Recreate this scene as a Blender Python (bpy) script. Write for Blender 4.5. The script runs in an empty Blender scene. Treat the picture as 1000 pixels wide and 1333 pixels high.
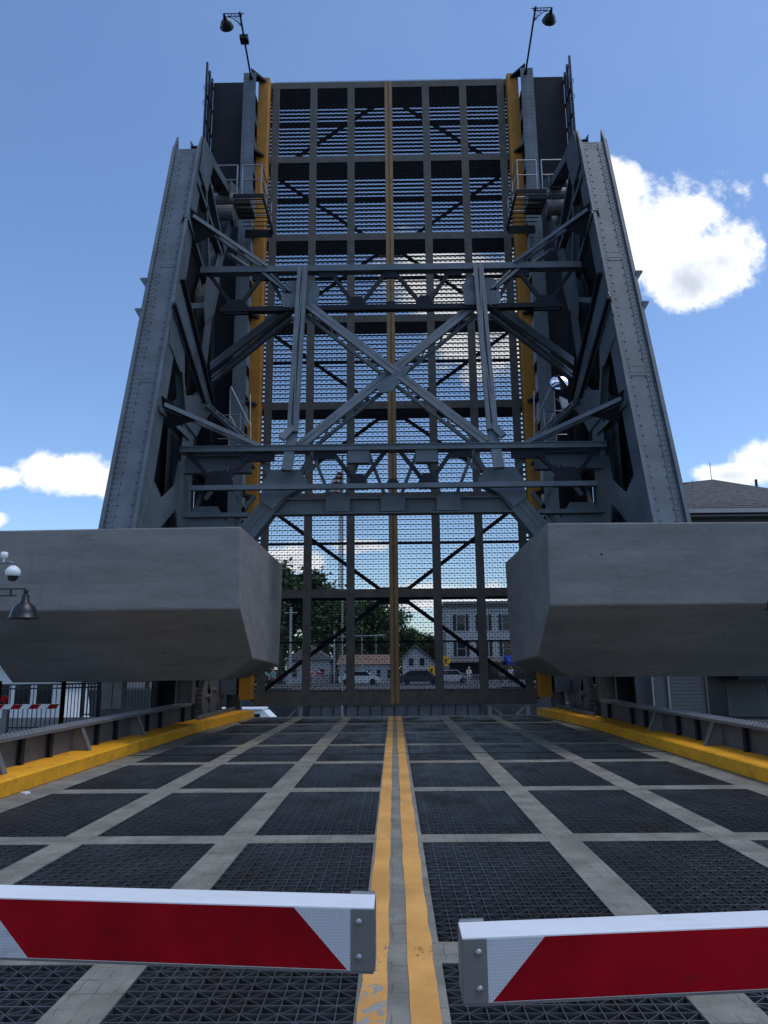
import bpy, bmesh, math, random
from mathutils import Vector, Matrix
R = math.radians
random.seed(7)
S = bpy.context.scene
COL = S.collection

# ------------------------------------------------------------------ camera
PITCH, YAW, ROLL, CX, H, F = 0.2029, 0.0116, -0.0090, -0.0209, 1.9, 973.5
cp, sp = math.cos(PITCH), math.sin(PITCH)
fw = Vector((-math.sin(YAW)*cp, math.cos(YAW)*cp, sp))
rt = Vector((math.cos(YAW), math.sin(YAW), 0)); up = rt.cross(fw)
r2 = rt*math.cos(ROLL) + up*math.sin(ROLL); u2 = -rt*math.sin(ROLL) + up*math.cos(ROLL)
cam_d = bpy.data.cameras.new('camera'); cam = bpy.data.objects.new('camera', cam_d); COL.objects.link(cam)
cam.matrix_world = Matrix(((r2.x, u2.x, -fw.x, CX), (r2.y, u2.y, -fw.y, 0), (r2.z, u2.z, -fw.z, H), (0, 0, 0, 1)))
cam_d.sensor_fit = 'VERTICAL'; cam_d.sensor_height = 36; cam_d.lens = 36*F/1333
cam_d.clip_start = 0.05; cam_d.clip_end = 5000
S.camera = cam

# ------------------------------------------------------------------ light and sky
SUN_EL, SUN_AZ = 67, 100          # azimuth in degrees, 0 = straight ahead of the camera
sd = bpy.data.lights.new('sun', 'SUN'); sd.energy = 0.95; sd.angle = R(30); sd.color = (1, .96, .9)
sun = bpy.data.objects.new('sun', sd); COL.objects.link(sun)
sun.rotation_euler = (R(90-SUN_EL), 0, R(180-SUN_AZ) + 0)
to_sun = Vector((math.sin(R(SUN_AZ))*math.cos(R(SUN_EL)), math.cos(R(SUN_AZ))*math.cos(R(SUN_EL)), math.sin(R(SUN_EL))))
sun.rotation_euler = to_sun.to_track_quat('Z', 'Y').to_euler()
W = bpy.data.worlds.new('World'); S.world = W; W.use_nodes = True
S.view_settings.view_transform = 'Standard'; S.view_settings.look = 'None'
S.view_settings.exposure = 0.13; S.view_settings.gamma = 1

class NT:
    """tiny node helper"""
    def __init__(s, tree): s.t = tree
    def n(s, typ, **kw):
        nd = s.t.nodes.new(typ)
        for k, v in kw.items(): setattr(nd, k, v)
        return nd
    def put(s, sock, v):
        if hasattr(v, 'is_output'): s.t.links.new(v, sock)
        else: sock.default_value = v
    def m(s, op, a, b=0.0, c=0.0, clamp=False):
        nd = s.n('ShaderNodeMath', operation=op, use_clamp=clamp)
        s.put(nd.inputs[0], a); s.put(nd.inputs[1], b)
        if op in ('MULTIPLY_ADD', 'SMOOTH_MAX', 'SMOOTH_MIN'): s.put(nd.inputs[2], c)
        return nd.outputs[0]
    def noise(s, vec, scale, detail=4, rough=.55, dim='3D'):
        nd = s.n('ShaderNodeTexNoise', noise_dimensions=dim)
        s.t.links.new(vec, nd.inputs['Vector']); nd.inputs['Scale'].default_value = scale
        nd.inputs['Detail'].default_value = detail; nd.inputs['Roughness'].default_value = rough
        return nd.outputs['Fac']
    def mix(s, f, a, b, typ='RGBA', blend='MIX'):
        nd = s.n('ShaderNodeMix', data_type=typ, blend_type=blend)
        i = 6 if typ == 'RGBA' else 2
        s.put(nd.inputs[0], f); s.put(nd.inputs[i], a); s.put(nd.inputs[i+1], b)
        return nd.outputs[2 if typ == 'RGBA' else 0]
    def ramp(s, f, lo, hi):
        nd = s.n('ShaderNodeMapRange', interpolation_type='SMOOTHSTEP'); s.put(nd.inputs[0], f)
        nd.inputs[1].default_value = lo; nd.inputs[2].default_value = hi
        return nd.outputs[0]

def c4(c): return (c[0], c[1], c[2], 1)

def make_world():
    t = NT(W.node_tree); W.node_tree.nodes.clear()
    out = t.n('ShaderNodeOutputWorld'); bg = t.n('ShaderNodeBackground')
    W.node_tree.links.new(bg.outputs[0], out.inputs[0])
    sky = t.n('ShaderNodeTexSky', sky_type='NISHITA', sun_disc=False)
    sky.sun_elevation = R(SUN_EL); sky.sun_rotation = R(SUN_AZ)
    sky.air_density = 1.0; sky.dust_density = .7; sky.ozone_density = 2.5
    geo = t.n('ShaderNodeTexCoord'); sep = t.n('ShaderNodeSeparateXYZ')
    W.node_tree.links.new(geo.outputs['Generated'], sep.inputs[0])
    x, y, z = sep.outputs
    ay = t.m('ADD', t.m('ABSOLUTE', y), .03)
    # directions as slopes ahead (and behind) of the bridge axis
    u = t.m('DIVIDE', x, ay); v = t.m('DIVIDE', z, ay)
    cmb = t.n('ShaderNodeCombineXYZ'); W.node_tree.links.new(u, cmb.inputs[0]); W.node_tree.links.new(v, cmb.inputs[1])
    W.node_tree.links.new(t.m('MULTIPLY', y, .7), cmb.inputs[2])
    n1 = t.noise(cmb.outputs[0], 7.0, 9, .62); n2 = t.noise(cmb.outputs[0], 14.0, 6, .65)
    # the clouds: centre u, v, half width, half height
    blobs = [(.40, .60, .105, .10), (.46, .555, .06, .05), (.33, .68, .06, .055), (.415, .52, .06, .04), (.36, .60, .10, .08),
             (.60, .672, .05, .02), (-.45, .258, .075, .032), (-.39, .240, .06, .028), (-.53, .252, .05, .02), (-.54, .194, .05, .018),
             (.52, .262, .07, .028), (.44, .242, .06, .02), (.08, .53, .10, .08), (.14, .44, .10, .06),
             (-.15, .135, .07, .024), (-.05, .155, .04, .012), (.02, .085, .16, .02), (-.25, .10, .15, .02), (.9, .3, .25, .09), (-1.0, .35, .3, .1),
             (1.2, .9, .4, .25), (-1.4, 1.0, .4, .3), (.3, 1.6, .5, .3), (-.6, 2.2, .5, .5)]
    fld = None
    for (a, b, rx, ry) in blobs:
        dx = t.m('DIVIDE', t.m('SUBTRACT', u, a), rx); dy = t.m('DIVIDE', t.m('SUBTRACT', v, b), ry)
        d2 = t.m('ADD', t.m('MULTIPLY', dx, dx), t.m('MULTIPLY', dy, dy))
        e = t.m('SUBTRACT', 1.0, t.m('SQRT', d2))
        fld = e if fld is None else t.m('SMOOTH_MAX', fld, e, .35)
    f = t.m('ADD', fld, t.m('MULTIPLY', t.m('SUBTRACT', n1, .5), 2.3))
    f = t.m('ADD', f, t.m('MULTIPLY', t.m('SUBTRACT', n2, .5), .7))
    cov = t.ramp(f, -.08, .40)
    shade = t.ramp(t.m('ADD', f, t.m('MULTIPLY', t.m('SUBTRACT', t.noise(cmb.outputs[0], 5.0, 4, .5), .5), 4.0)), .55, 1.7)
    wisp = t.m('MULTIPLY', t.ramp(t.noise(cmb.outputs[0], 1.6, 6, .6), .5, .85), .03)
    above = t.ramp(z, -.01, .02)
    skyc = t.mix(1.0, sky.outputs[0], (1.0, 1.13, 1.27, 1), blend='MULTIPLY')
    ccol = t.mix(shade, (7.4, 7.6, 7.9, 1), (4.3, 4.7, 5.4, 1))
    cov = t.m('MULTIPLY', t.m('MAXIMUM', cov, wisp), above)
    colr = t.mix(cov, skyc, ccol)
    W.node_tree.links.new(colr, bg.inputs[0]); bg.inputs[1].default_value = .138
make_world()

# ------------------------------------------------------------------ materials
def mat(name, col, rough=.6, metal=0, var=.25, scale=3.0, bump=0, bscale=30, dirt=None, dirt_amt=.3, streak=False, spec=.5):
    m = bpy.data.materials.new(name); m.use_nodes = True
    t = NT(m.node_tree); b = m.node_tree.nodes['Principled BSDF']
    tc = t.n('ShaderNodeTexCoord'); vec = tc.outputs['Object']
    if streak:
        mp = t.n('ShaderNodeMapping'); m.node_tree.links.new(vec, mp.inputs[0]); mp.inputs['Scale'].default_value = streak
        vec2 = mp.outputs[0]
    else: vec2 = vec
    n = t.noise(vec2, scale, 6, .6)
    lo = tuple(max(0, c*(1-var)) for c in col); hi = tuple(c*(1+var) for c in col)
    c = t.mix(t.ramp(n, .3, .7), c4(lo), c4(hi))
    if dirt:
        n3 = t.noise(vec2, scale*3.7, 8, .7)
        c = t.mix(t.m('MULTIPLY', t.ramp(n3, .52, .7), dirt_amt), c, c4(dirt))
    t.put(b.inputs['Base Color'], c)
    b.inputs['Metallic'].default_value = metal; b.inputs['Specular IOR Level'].default_value = spec
    t.put(b.inputs['Roughness'], t.m('ADD', rough-.08, t.m('MULTIPLY', t.noise(vec, scale*5, 3), .16)))
    if bump:
        bp = t.n('ShaderNodeBump'); bp.inputs['Strength'].default_value = bump; bp.inputs['Distance'].default_value = .02
        m.node_tree.links.new(t.noise(vec, bscale, 6, .6), bp.inputs['Height']); m.node_tree.links.new(bp.outputs[0], b.inputs['Normal'])
    return m

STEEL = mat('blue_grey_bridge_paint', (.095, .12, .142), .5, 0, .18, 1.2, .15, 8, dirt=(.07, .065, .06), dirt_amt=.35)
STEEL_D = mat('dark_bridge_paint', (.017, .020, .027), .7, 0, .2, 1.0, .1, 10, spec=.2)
DECKSTEEL = mat('weathered_steel_strip', (.085, .077, .066), .7, 0, .22, 2.5, .3, 20, dirt=(.07, .06, .055), dirt_amt=.4)
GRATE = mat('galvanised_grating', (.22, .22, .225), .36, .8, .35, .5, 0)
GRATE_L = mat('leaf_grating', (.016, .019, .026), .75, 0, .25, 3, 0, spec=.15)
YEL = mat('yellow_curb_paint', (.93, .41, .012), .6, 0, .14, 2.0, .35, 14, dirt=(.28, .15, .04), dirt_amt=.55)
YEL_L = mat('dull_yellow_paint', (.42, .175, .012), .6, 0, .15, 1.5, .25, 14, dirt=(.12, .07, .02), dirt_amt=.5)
WALLP = mat('grey_girder_paint', (.10, .10, .105), .6, 0, .2, 1.5, .2, 10, dirt=(.06, .045, .035), dirt_amt=.65)
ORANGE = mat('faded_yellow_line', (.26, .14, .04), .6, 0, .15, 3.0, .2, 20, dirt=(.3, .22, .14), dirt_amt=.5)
CONC = mat('counterweight_concrete', (.225, .217, .213), .88, 0, .15, .9, .8, 7, dirt=(.12, .115, .115), dirt_amt=.4, streak=(.45, 1, 2.4))
BLACK = mat('black_metal', (.016, .017, .02), .35, .2, .2, 3)
WHITE = mat('white_paint', (.78, .79, .8), .45, 0, .04, 3, .08, 20, dirt=(.42, .42, .40), dirt_amt=.22, streak=(.5, 2, 2))
def scuff(m, col, lo, hi, amt, sc=(1, .25, 3)):
    t = NT(m.node_tree); b = m.node_tree.nodes['Principled BSDF']; L = m.node_tree.links
    src = b.inputs['Base Color'].links[0].from_socket
    tc = t.n('ShaderNodeTexCoord'); mp = t.n('ShaderNodeMapping'); L.new(tc.outputs['Object'], mp.inputs[0]); mp.inputs['Scale'].default_value = sc
    c = t.mix(t.m('MULTIPLY', t.ramp(t.noise(mp.outputs[0], 2.6, 9, .75), lo, hi), amt), src, c4(col)); L.new(c, b.inputs['Base Color'])
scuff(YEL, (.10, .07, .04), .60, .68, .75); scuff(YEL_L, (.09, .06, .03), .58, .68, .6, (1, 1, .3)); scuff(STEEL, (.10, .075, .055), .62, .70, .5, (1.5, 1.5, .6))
def world_vary(m, col, sc, lo, hi, amt):
    t = NT(m.node_tree); b = m.node_tree.nodes['Principled BSDF']; L = m.node_tree.links
    src = b.inputs['Base Color'].links[0].from_socket; g = t.n('ShaderNodeNewGeometry')
    mp = t.n('ShaderNodeMapping'); L.new(g.outputs['Position'], mp.inputs[0]); mp.inputs['Scale'].default_value = (1, .45, 1)
    n = t.ramp(t.noise(mp.outputs[0], sc, 5, .65), lo, hi)
    L.new(t.mix(t.m('MULTIPLY', n, amt), src, c4(col)), b.inputs['Base Color'])
    L.new(t.m('ADD', .30, t.m('MULTIPLY', n, .3)), b.inputs['Roughness'])
world_vary(GRATE, (.07, .06, .05), 1.1, .42, .66, .8)
GREYP = mat('grey_painted_steel', (.175, .168, .168), .5, .2, .12, 3)
GALV = mat('galvanised_steel', (.32, .33, .35), .4, .8, .1, 8)
RED = mat('red_reflective', (.29, .002, .008), .45, 0, .28, 2.2, spec=.12)
scuff(RED, (.06, .010, .012), .60, .72, .4, (1, 1, 3))
SIDING = mat('grey_siding', (.14, .145, .15), .7, 0, .06, 2)
TRIM = mat('pale_trim', (.4, .4, .4), .6, 0, .05, 2)
SHINGLE = mat('dark_shingles', (.085, .08, .078), .9, 0, .5, 5, .6, 30, streak=(1, 1, 4))
GLASS = mat('dark_window_glass', (.02, .025, .03), .08, 0, .1, 1)
HWHITE = mat('white_clapboard', (.40, .41, .42), .7, 0, .06, 1)
BARK = mat('bark', (.10, .08, .06), .9, 0, .3, 8, .5, 30)
LEAF = mat('foliage', (.045, .085, .022), .6, 0, .45, .9)
LEAF2 = mat('foliage_pale', (.08, .125, .035), .6, 0, .4, .9)
ASPH = mat('asphalt', (.055, .055, .055), .9, 0, .2, .6, .3, 40)
BRNROOF = mat('brown_roof', (.19, .12, .08), .9, 0, .2, 1.5)
BLUE = mat('blue_awning', (.02, .05, .4), .6, 0, .1, 2)
SIGNY = mat('yellow_sign', (.75, .42, .02), .5, 0, .05, 2)
SKIN = mat('skin', (.5, .3, .22), .6, 0, .05, 8)
WATER = mat('river_water', (.02, .03, .035), .12, 0, .2, .3, .5, 1.5)
WOOD = mat('weathered_timber', (.12, .10, .085), .9, 0, .3, 2, .4, 12)

def lined_concrete():
    m = bpy.data.materials.new('filled_grating_concrete'); m.use_nodes = True
    t = NT(m.node_tree); b = m.node_tree.nodes['Principled BSDF']; L = m.node_tree.links
    geo = t.n('ShaderNodeNewGeometry'); sep = t.n('ShaderNodeSeparateXYZ'); L.new(geo.outputs['Position'], sep.inputs[0])
    pos = geo.outputs['Position']
    wob = t.m('MULTIPLY', t.m('SUBTRACT', t.noise(pos, 9, 3), .5), .06)
    def line(co, sp):
        f = t.m('FRACT', t.m('DIVIDE', t.m('ADD', co, wob), sp))
        return t.m('SUBTRACT', 1.0, t.ramp(t.m('ABSOLUTE', t.m('SUBTRACT', f, .5)), .012, .05))
    ln = t.m('MAXIMUM', line(sep.outputs[0], .118), line(sep.outputs[1], .2))
    ln = t.m('MULTIPLY', ln, t.ramp(t.noise(pos, 3.5, 5, .6), .42, .60))
    n = t.noise(pos, 1.7, 6, .65); g = t.noise(pos, 60, 3, .7)
    c = t.mix(t.ramp(n, .3, .72), (.155, .143, .115, 1), (.285, .268, .215, 1))
    c = t.mix(t.m('MULTIPLY', t.ramp(g, .5, .75), .5), c, (.12, .115, .10, 1))
    c = t.mix(t.m('MULTIPLY', ln, .5), c, (.04, .038, .035, 1))
    t.put(b.inputs['Base Color'], c); b.inputs['Roughness'].default_value = .85
    bp = t.n('ShaderNodeBump'); bp.inputs['Strength'].default_value = .6; bp.inputs['Distance'].default_value = .01
    L.new(t.m('SUBTRACT', g, ln), bp.inputs['Height']); L.new(bp.outputs[0], b.inputs['Normal'])
    return m
FILL = lined_concrete()

def worn_paint(name, amt_near):
    m = bpy.data.materials.new(name); m.use_nodes = True
    t = NT(m.node_tree); b = m.node_tree.nodes['Principled BSDF']; L = m.node_tree.links
    geo = t.n('ShaderNodeNewGeometry'); sep = t.n('ShaderNodeSeparateXYZ'); L.new(geo.outputs['Position'], sep.inputs[0])
    pos = geo.outputs['Position']
    mp = t.n('ShaderNodeMapping'); L.new(pos, mp.inputs[0]); mp.inputs['Scale'].default_value = (1.6, 1, 1)
    wear = t.noise(mp.outputs[0], 11, 8, .72)
    blot = t.noise(pos, 2.3, 4, .5)
    near = t.m('SUBTRACT', 1.0, t.ramp(sep.outputs[1], 4.6, 6.2))
    thr = t.m('ADD', t.m('MULTIPLY', near, amt_near), t.m('MULTIPLY', blot, .25))
    wv = t.ramp(t.m('ADD', wear, thr), .78, .84)
    n = t.noise(pos, 1.2, 5, .6)
    paint = t.mix(t.ramp(n, .3, .7), (.56, .27, .06, 1), (.80, .40, .10, 1))
    g = t.noise(pos, 40, 3, .7)
    paint = t.mix(t.m('MULTIPLY', t.ramp(g, .55, .8), .35), paint, (.28, .15, .06, 1))
    conc = t.mix(t.noise(pos, 14, 4), (.2, .2, .18, 1), (.36, .35, .31, 1))
    # dark tyre or rust scuffs near the joints
    f = t.m('ABSOLUTE', t.m('SUBTRACT', t.m('FRACT', t.m('DIVIDE', t.m('SUBTRACT', sep.outputs[1], 5.55-1.703), 3.406)), .5))
    jo = t.m('SUBTRACT', 1.0, t.ramp(f, .01, .06))
    sc = t.m('MULTIPLY', jo, t.ramp(t.noise(mp.outputs[0], 16, 6, .75), .55, .62))
    c = t.mix(wv, paint, conc); c = t.mix(t.m('MULTIPLY', sc, .8), c, (.06, .03, .02, 1))
    t.put(b.inputs['Base Color'], c); b.inputs['Roughness'].default_value = .7
    bp = t.n('ShaderNodeBump'); bp.inputs['Strength'].default_value = .35; bp.inputs['Distance'].default_value = .008
    L.new(g, bp.inputs['Height']); L.new(bp.outputs[0], b.inputs['Normal'])
    return m
LINE_L = worn_paint('worn_line_paint', .17); LINE_R = worn_paint('line_paint', 0.0)

def sheeting():
    """white reflective sheeting with its fine hexagonal cells"""
    m = bpy.data.materials.new('white_reflective_sheeting'); m.use_nodes = True
    t = NT(m.node_tree); b = m.node_tree.nodes['Principled BSDF']; L = m.node_tree.links
    tc = t.n('ShaderNodeTexCoord'); vo = t.n('ShaderNodeTexVoronoi', feature='DISTANCE_TO_EDGE')
    L.new(tc.outputs['Object'], vo.inputs['Vector']); vo.inputs['Scale'].default_value = 130; vo.inputs['Randomness'].default_value = .15
    c = t.mix(t.ramp(vo.outputs[0], .02, .12), (.62, .64, .68, 1), (.46, .48, .53, 1))
    c = t.mix(t.m('MULTIPLY', t.ramp(t.noise(tc.outputs['Object'], 9, 8, .72), .52, .68), .4), c, (.25, .25, .26, 1))
    t.put(b.inputs['Base Color'], c); b.inputs['Roughness'].default_value = .35
    return m
SHEET = sheeting()

# ------------------------------------------------------------------ mesh helpers
def weather_concrete(m):
    t = NT(m.node_tree); b = m.node_tree.nodes['Principled BSDF']; L = m.node_tree.links
    src = b.inputs['Base Color'].links[0].from_socket
    tc = t.n('ShaderNodeTexCoord'); vec = tc.outputs['Object']; sep = t.n('ShaderNodeSeparateXYZ'); L.new(vec, sep.inputs[0])
    vo = t.n('ShaderNodeTexVoronoi'); L.new(vec, vo.inputs['Vector']); vo.inputs['Scale'].default_value = 1.15
    pit = t.m('LESS_THAN', vo.outputs['Distance'], .035)
    w = t.m('MULTIPLY', t.m('SUBTRACT', t.noise(vec, 1.4, 3), .5), .10)
    fr = t.m('FRACT', t.m('DIVIDE', t.m('ADD', sep.outputs[2], w), .62))
    seam = t.m('MULTIPLY', t.m('LESS_THAN', fr, .022), t.ramp(t.noise(vec, 1.1, 4), .5, .62))
    mp = t.n('ShaderNodeMapping'); L.new(vec, mp.inputs[0]); mp.inputs['Scale'].default_value = (5, 5, .35)
    run = t.ramp(t.noise(mp.outputs[0], 1.3, 5, .6), .6, .75)
    sm = t.n('ShaderNodeMapping'); L.new(vec, sm.inputs[0]); sm.inputs['Scale'].default_value = (1, 1, 5); sm.inputs['Rotation'].default_value = (0, .25, .1)
    smear = t.ramp(t.noise(sm.outputs[0], 1.8, 8, .7), .55, .72)
    c = t.mix(t.m('MULTIPLY', run, .22), src, (.10, .09, .08, 1)); c = t.mix(t.m('MULTIPLY', smear, .30), c, (.33, .32, .31, 1))
    c = t.mix(t.m('MULTIPLY', seam, .5), c, (.08, .075, .07, 1)); c = t.mix(pit, c, (.03, .03, .03, 1))
    L.new(c, b.inputs['Base Color'])
weather_concrete(CONC)

class MB:
    def __init__(s): s.v = []; s.f = []
    def add(s, vs, fs):
        o = len(s.v); s.v.extend(vs); s.f.extend([tuple(i+o for i in f) for f in fs])
    def box(s, x0, x1, y0, y1, z0, z1):
        s.add([(x, y, z) for x in (x0, x1) for y in (y0, y1) for z in (z0, z1)],
              [(0, 1, 3, 2), (4, 6, 7, 5), (0, 4, 5, 1), (2, 3, 7, 6), (0, 2, 6, 4), (1, 5, 7, 3)])
        return s
    def bar(s, a, b, w, h, upv=(0, 0, 1), off=(0, 0)):
        """box from a to b, w across, h along upv"""
        a = Vector(a); b = Vector(b); d = (b-a).normalized(); U = Vector(upv)
        sd = d.cross(U)
        if sd.length < 1e-4: sd = d.cross(Vector((0, 1, 0)))
        sd.normalize(); U = sd.cross(d).normalized()
        o = sd*off[0] + U*off[1]
        vs = [tuple(p+o+sd*(i*w/2)+U*(j*h/2)) for p in (a, b) for i in (-1, 1) for j in (-1, 1)]
        s.add(vs, [(0, 2, 3, 1), (4, 5, 7, 6), (0, 1, 5, 4), (2, 6, 7, 3), (0, 4, 6, 2), (1, 3, 7, 5)])
        return s
    def ibar(s, a, b, w, h, upv=(0, 0, 1), t=.02):
        s.bar(a, b, t, h-2*t-.004, upv); s.bar(a, b, w, t, upv, (0, h/2-t/2)); s.bar(a, b, w, t, upv, (0, -h/2+t/2)); return s
    def dbar(s, a, b, w, h, upv=(0, 0, 1), t=.05, lace=.5):
        """two channels side by side with batten lacing between them"""
        s.bar(a, b, t, h, upv, (w/2-t/2, 0)); s.bar(a, b, t, h, upv, (-w/2+t/2, 0))
        A = Vector(a); B = Vector(b); L = (B-A).length; d = (B-A)/L; U = Vector(upv); sd = d.cross(U).normalized()
        n = max(2, int(L/lace)); q = w/2-t
        for i in range(n):
            p = A+d*(L*i/n)+sd*q*(1 if i % 2 else -1); r = A+d*(L*(i+1)/n)+sd*q*(-1 if i % 2 else 1)
            s.bar(p, r, .05, .02, upv, (0, h/2-.015))
        return s
    def prism(s, poly, axis, c0, c1):
        """polygon in the two other axes, extruded along axis from c0 to c1"""
        n = len(poly)
        def P(p, c):
            if axis == 'x': return (c, p[0], p[1])
            if axis == 'y': return (p[0], c, p[1])
            return (p[0], p[1], c)
        vs = [P(p, c0) for p in poly]+[P(p, c1) for p in poly]
        fs = [tuple(range(n)), tuple(range(2*n-1, n-1, -1))]+[(i, (i+1) % n, n+(i+1) % n, n+i) for i in range(n)]
        s.add(vs, fs); return s
    def tube(s, pts, r, n=8, r1=None, cap=True):
        pts = [Vector(p) for p in pts]; k = len(pts); base = len(s.v); rings = []
        for i, p in enumerate(pts):
            d = (pts[min(i+1, k-1)]-pts[max(i-1, 0)]).normalized()
            a = d.cross(Vector((0, 0, 1)))
            if a.length < .05: a = d.cross(Vector((0, 1, 0)))
            a.normalize(); b = d.cross(a)
            rr = r if r1 is None else r+(r1-r)*i/(k-1)
            s.v.extend([tuple(p+(a*math.cos(2*math.pi*j/n)+b*math.sin(2*math.pi*j/n))*rr) for j in range(n)])
        for i in range(k-1):
            for j in range(n):
                a0 = base+i*n+j; a1 = base+i*n+(j+1) % n
                s.f.append((a0, a1, a1+n, a0+n))
        if cap:
            s.f.append(tuple(base+j for j in range(n))); s.f.append(tuple(base+(k-1)*n+j for j in reversed(range(n))))
        return s
    def lathe(s, prof, c, axis=(0, 0, 1), n=24):
        """profile of (radius, height) revolved about axis through c"""
        ax = Vector(axis).normalized(); a = ax.cross(Vector((1, 0, 0)));
        if a.length < .1: a = ax.cross(Vector((0, 1, 0)))
        a.normalize(); b = ax.cross(a); c = Vector(c); base = len(s.v)
        for (r, h) in prof:
            s.v.extend([tuple(c+ax*h+(a*math.cos(2*math.pi*j/n)+b*math.sin(2*math.pi*j/n))*max(r, .0005)) for j in range(n)])
        for i in range(len(prof)-1):
            for j in range(n):
                a0 = base+i*n+j; a1 = base+i*n+(j+1) % n; s.f.append((a0, a1, a1+n, a0+n))
        return s
    def rivet(s, p, nrm, r=.022):
        """a low domed rivet head"""
        p = Vector(p); N = Vector(nrm).normalized(); a = N.cross(Vector((.3, .5, .8))).normalized(); b = N.cross(a); o = len(s.v)
        for (q, h) in ((1, 0), (.6, .7)):
            for j in range(6): s.v.append(tuple(p+(a*math.cos(j*math.pi/3)+b*math.sin(j*math.pi/3))*r*q+N*h*r))
        for j in range(6): s.f.append((o+j, o+(j+1) % 6, o+6+(j+1) % 6, o+6+j))
        s.f.append(tuple(o+6+j for j in range(6))); return s
    def rivets(s, a, b, sp, nrm, r=.022):
        a = Vector(a); b = Vector(b); n = max(1, int((b-a).length/sp))
        for i in range(n+1): s.rivet(a.lerp(b, i/n), nrm, r)
        return s
    def build(s, name, m, parent=None, local=False, smooth=False, tf=None):
        me = bpy.data.meshes.new(name)
        vs = s.v
        if tf is not None: vs = [tuple(tf @ Vector(v)) for v in vs]
        if parent is not None and not local:
            L = parent.location; vs = [(v[0]-L.x, v[1]-L.y, v[2]-L.z) for v in vs]
        me.from_pydata(vs, [], s.f); me.materials.append(m)
        bm = bmesh.new(); bm.from_mesh(me); bmesh.ops.recalc_face_normals(bm, faces=bm.faces); bm.to_mesh(me); bm.free()
        if smooth: me.polygons.foreach_set('use_smooth', [True]*len(me.polygons))
        o = bpy.data.objects.new(name, me); COL.objects.link(o)
        if parent is not None: o.parent = parent
        return o

def empty(name, loc=(0, 0, 0), rot=(0, 0, 0)):
    o = bpy.data.objects.new(name, None); COL.objects.link(o); o.location = loc; o.rotation_euler = rot; o.empty_display_size = .2
    return o
def tag(o, label=None, cat=None, group=None, kind=None):
    if label: o['label'] = label
    if cat: o['category'] = cat
    if group: o['group'] = group
    if kind: o['kind'] = kind
    return o
def copy_tree(o, parent=None):
    c = o.copy(); COL.objects.link(c)
    if parent is not None: c.parent = parent
    for ch in [x for x in list(bpy.data.objects) if x.parent == o]: copy_tree(ch, c)
    return c

def sub(name, m, mb, parent):
    """a sub-part: its vertices are given in world coordinates, parent chain has no rotation"""
    L = Vector((0, 0, 0)); p = parent
    while p is not None: L += p.location; p = p.parent
    mb.v = [(v[0]-L.x, v[1]-L.y, v[2]-L.z) for v in mb.v]
    o = mb.build(name, m, parent, local=True); return o

# ------------------------------------------------------------------ water, banks
DS, DO, DB = 3.406, 5.5506, 1.8251       # deck row spacing, offset and column spacing
mb = MB(); mb.add([(-3000, -3000, -4), (3000, -3000, -4), (3000, 3000, -4), (-3000, 3000, -4)], [(0, 1, 2, 3)])
tag(mb.build('water', WATER), kind='structure')
mb = MB()
mb.box(-60, -8.6, -30, 31, -4.5, -.02); mb.box(8.6, 60, -30, 40, -4.5, -.02); mb.box(-8.6, 8.6, -30, -8, -4.5, -.02)
tag(mb.build('quay', ASPH), kind='structure')
mb = MB(); mb.box(-9, 9, 64, 500, -4.5, 0); mb.box(-300, -9, 70, 500, -4.5, -.03); mb.box(9, 300, 70, 500, -4.5, -.03)
tag(mb.build('far_ground', ASPH), kind='structure')

# ------------------------------------------------------------------ open steel deck
deck = tag(empty('bridge_deck', (0, -6, 0)), kind='structure')
def grating(w, h, nx, ny, mapf, deep=.13, shallow=.032, mt=.011, st=.0065, diag=True):
    """open grating panel w wide (x) and h long; nx lengthwise bars, ny deep cross bars with a shallow bar midway"""
    mb = MB(); q = []
    def bx(x0, x1, t0, t1, d0, d1): q.append(((x0, x1, t0, t1, d0, d1)))
    for i in range(ny+1):
        t = h*i/ny; bx(0, w, max(0, t-mt/2), min(h, t+mt/2), 0, deep)
        if i < ny: t += h/ny/2; bx(0, w, t-st/2, t+st/2, .002, shallow)
    for j in range(nx+1):
        x = w*j/nx; bx(max(0, x-st/2), min(w, x+st/2), 0, h, -.0015, shallow)
    for (x0, x1, t0, t1, d0, d1) in q:
        vs = [mapf(x, t, d) for x in (x0, x1) for t in (t0, t1) for d in (d0, d1)]
        mb.add(vs, [(0, 1, 3, 2), (4, 6, 7, 5), (0, 4, 5, 1), (2, 3, 7, 6), (0, 2, 6, 4), (1, 5, 7, 3)])
    if diag:
        for i in range(ny*2):
            for j in range(nx):
                xa, xb = w*j/nx, w*(j+1)/nx; ta, tb = h*i/(ny*2), h*(i+1)/(ny*2)
                if (i+j) % 2: xa, xb = xb, xa
                dx, dt = xb-xa, tb-ta; L = math.hypot(dx, dt); nxx, ntt = -dt/L*st*.45, dx/L*st*.45
                vs = [mapf(x+k*nxx, t+k*ntt, d) for (x, t) in ((xa, ta), (xb, tb)) for k in (-1, 1) for d in (.003, shallow)]
                mb.add(vs, [(0, 1, 3, 2), (4, 6, 7, 5), (0, 4, 5, 1), (2, 3, 7, 6), (0, 2, 6, 4), (1, 5, 7, 3)])
    return mb
HB = .175; HT = .19                       # half widths of the filled bands
rows = [DO+DS*k for k in range(-3, 8)]
DEND = 29.9
cols = [(HB+.09, DB-HB), (DB+HB, 2*DB-HB), (2*DB+HB, 5.36)]
gm = {}
for (a, b) in cols:
    gm[a] = grating(b-a, DS-2*HT, 13, 15, lambda x, t, d: (x, t, -d)).build('grating_panel', GRATE)
    COL.objects.unlink(gm[a])
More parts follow.
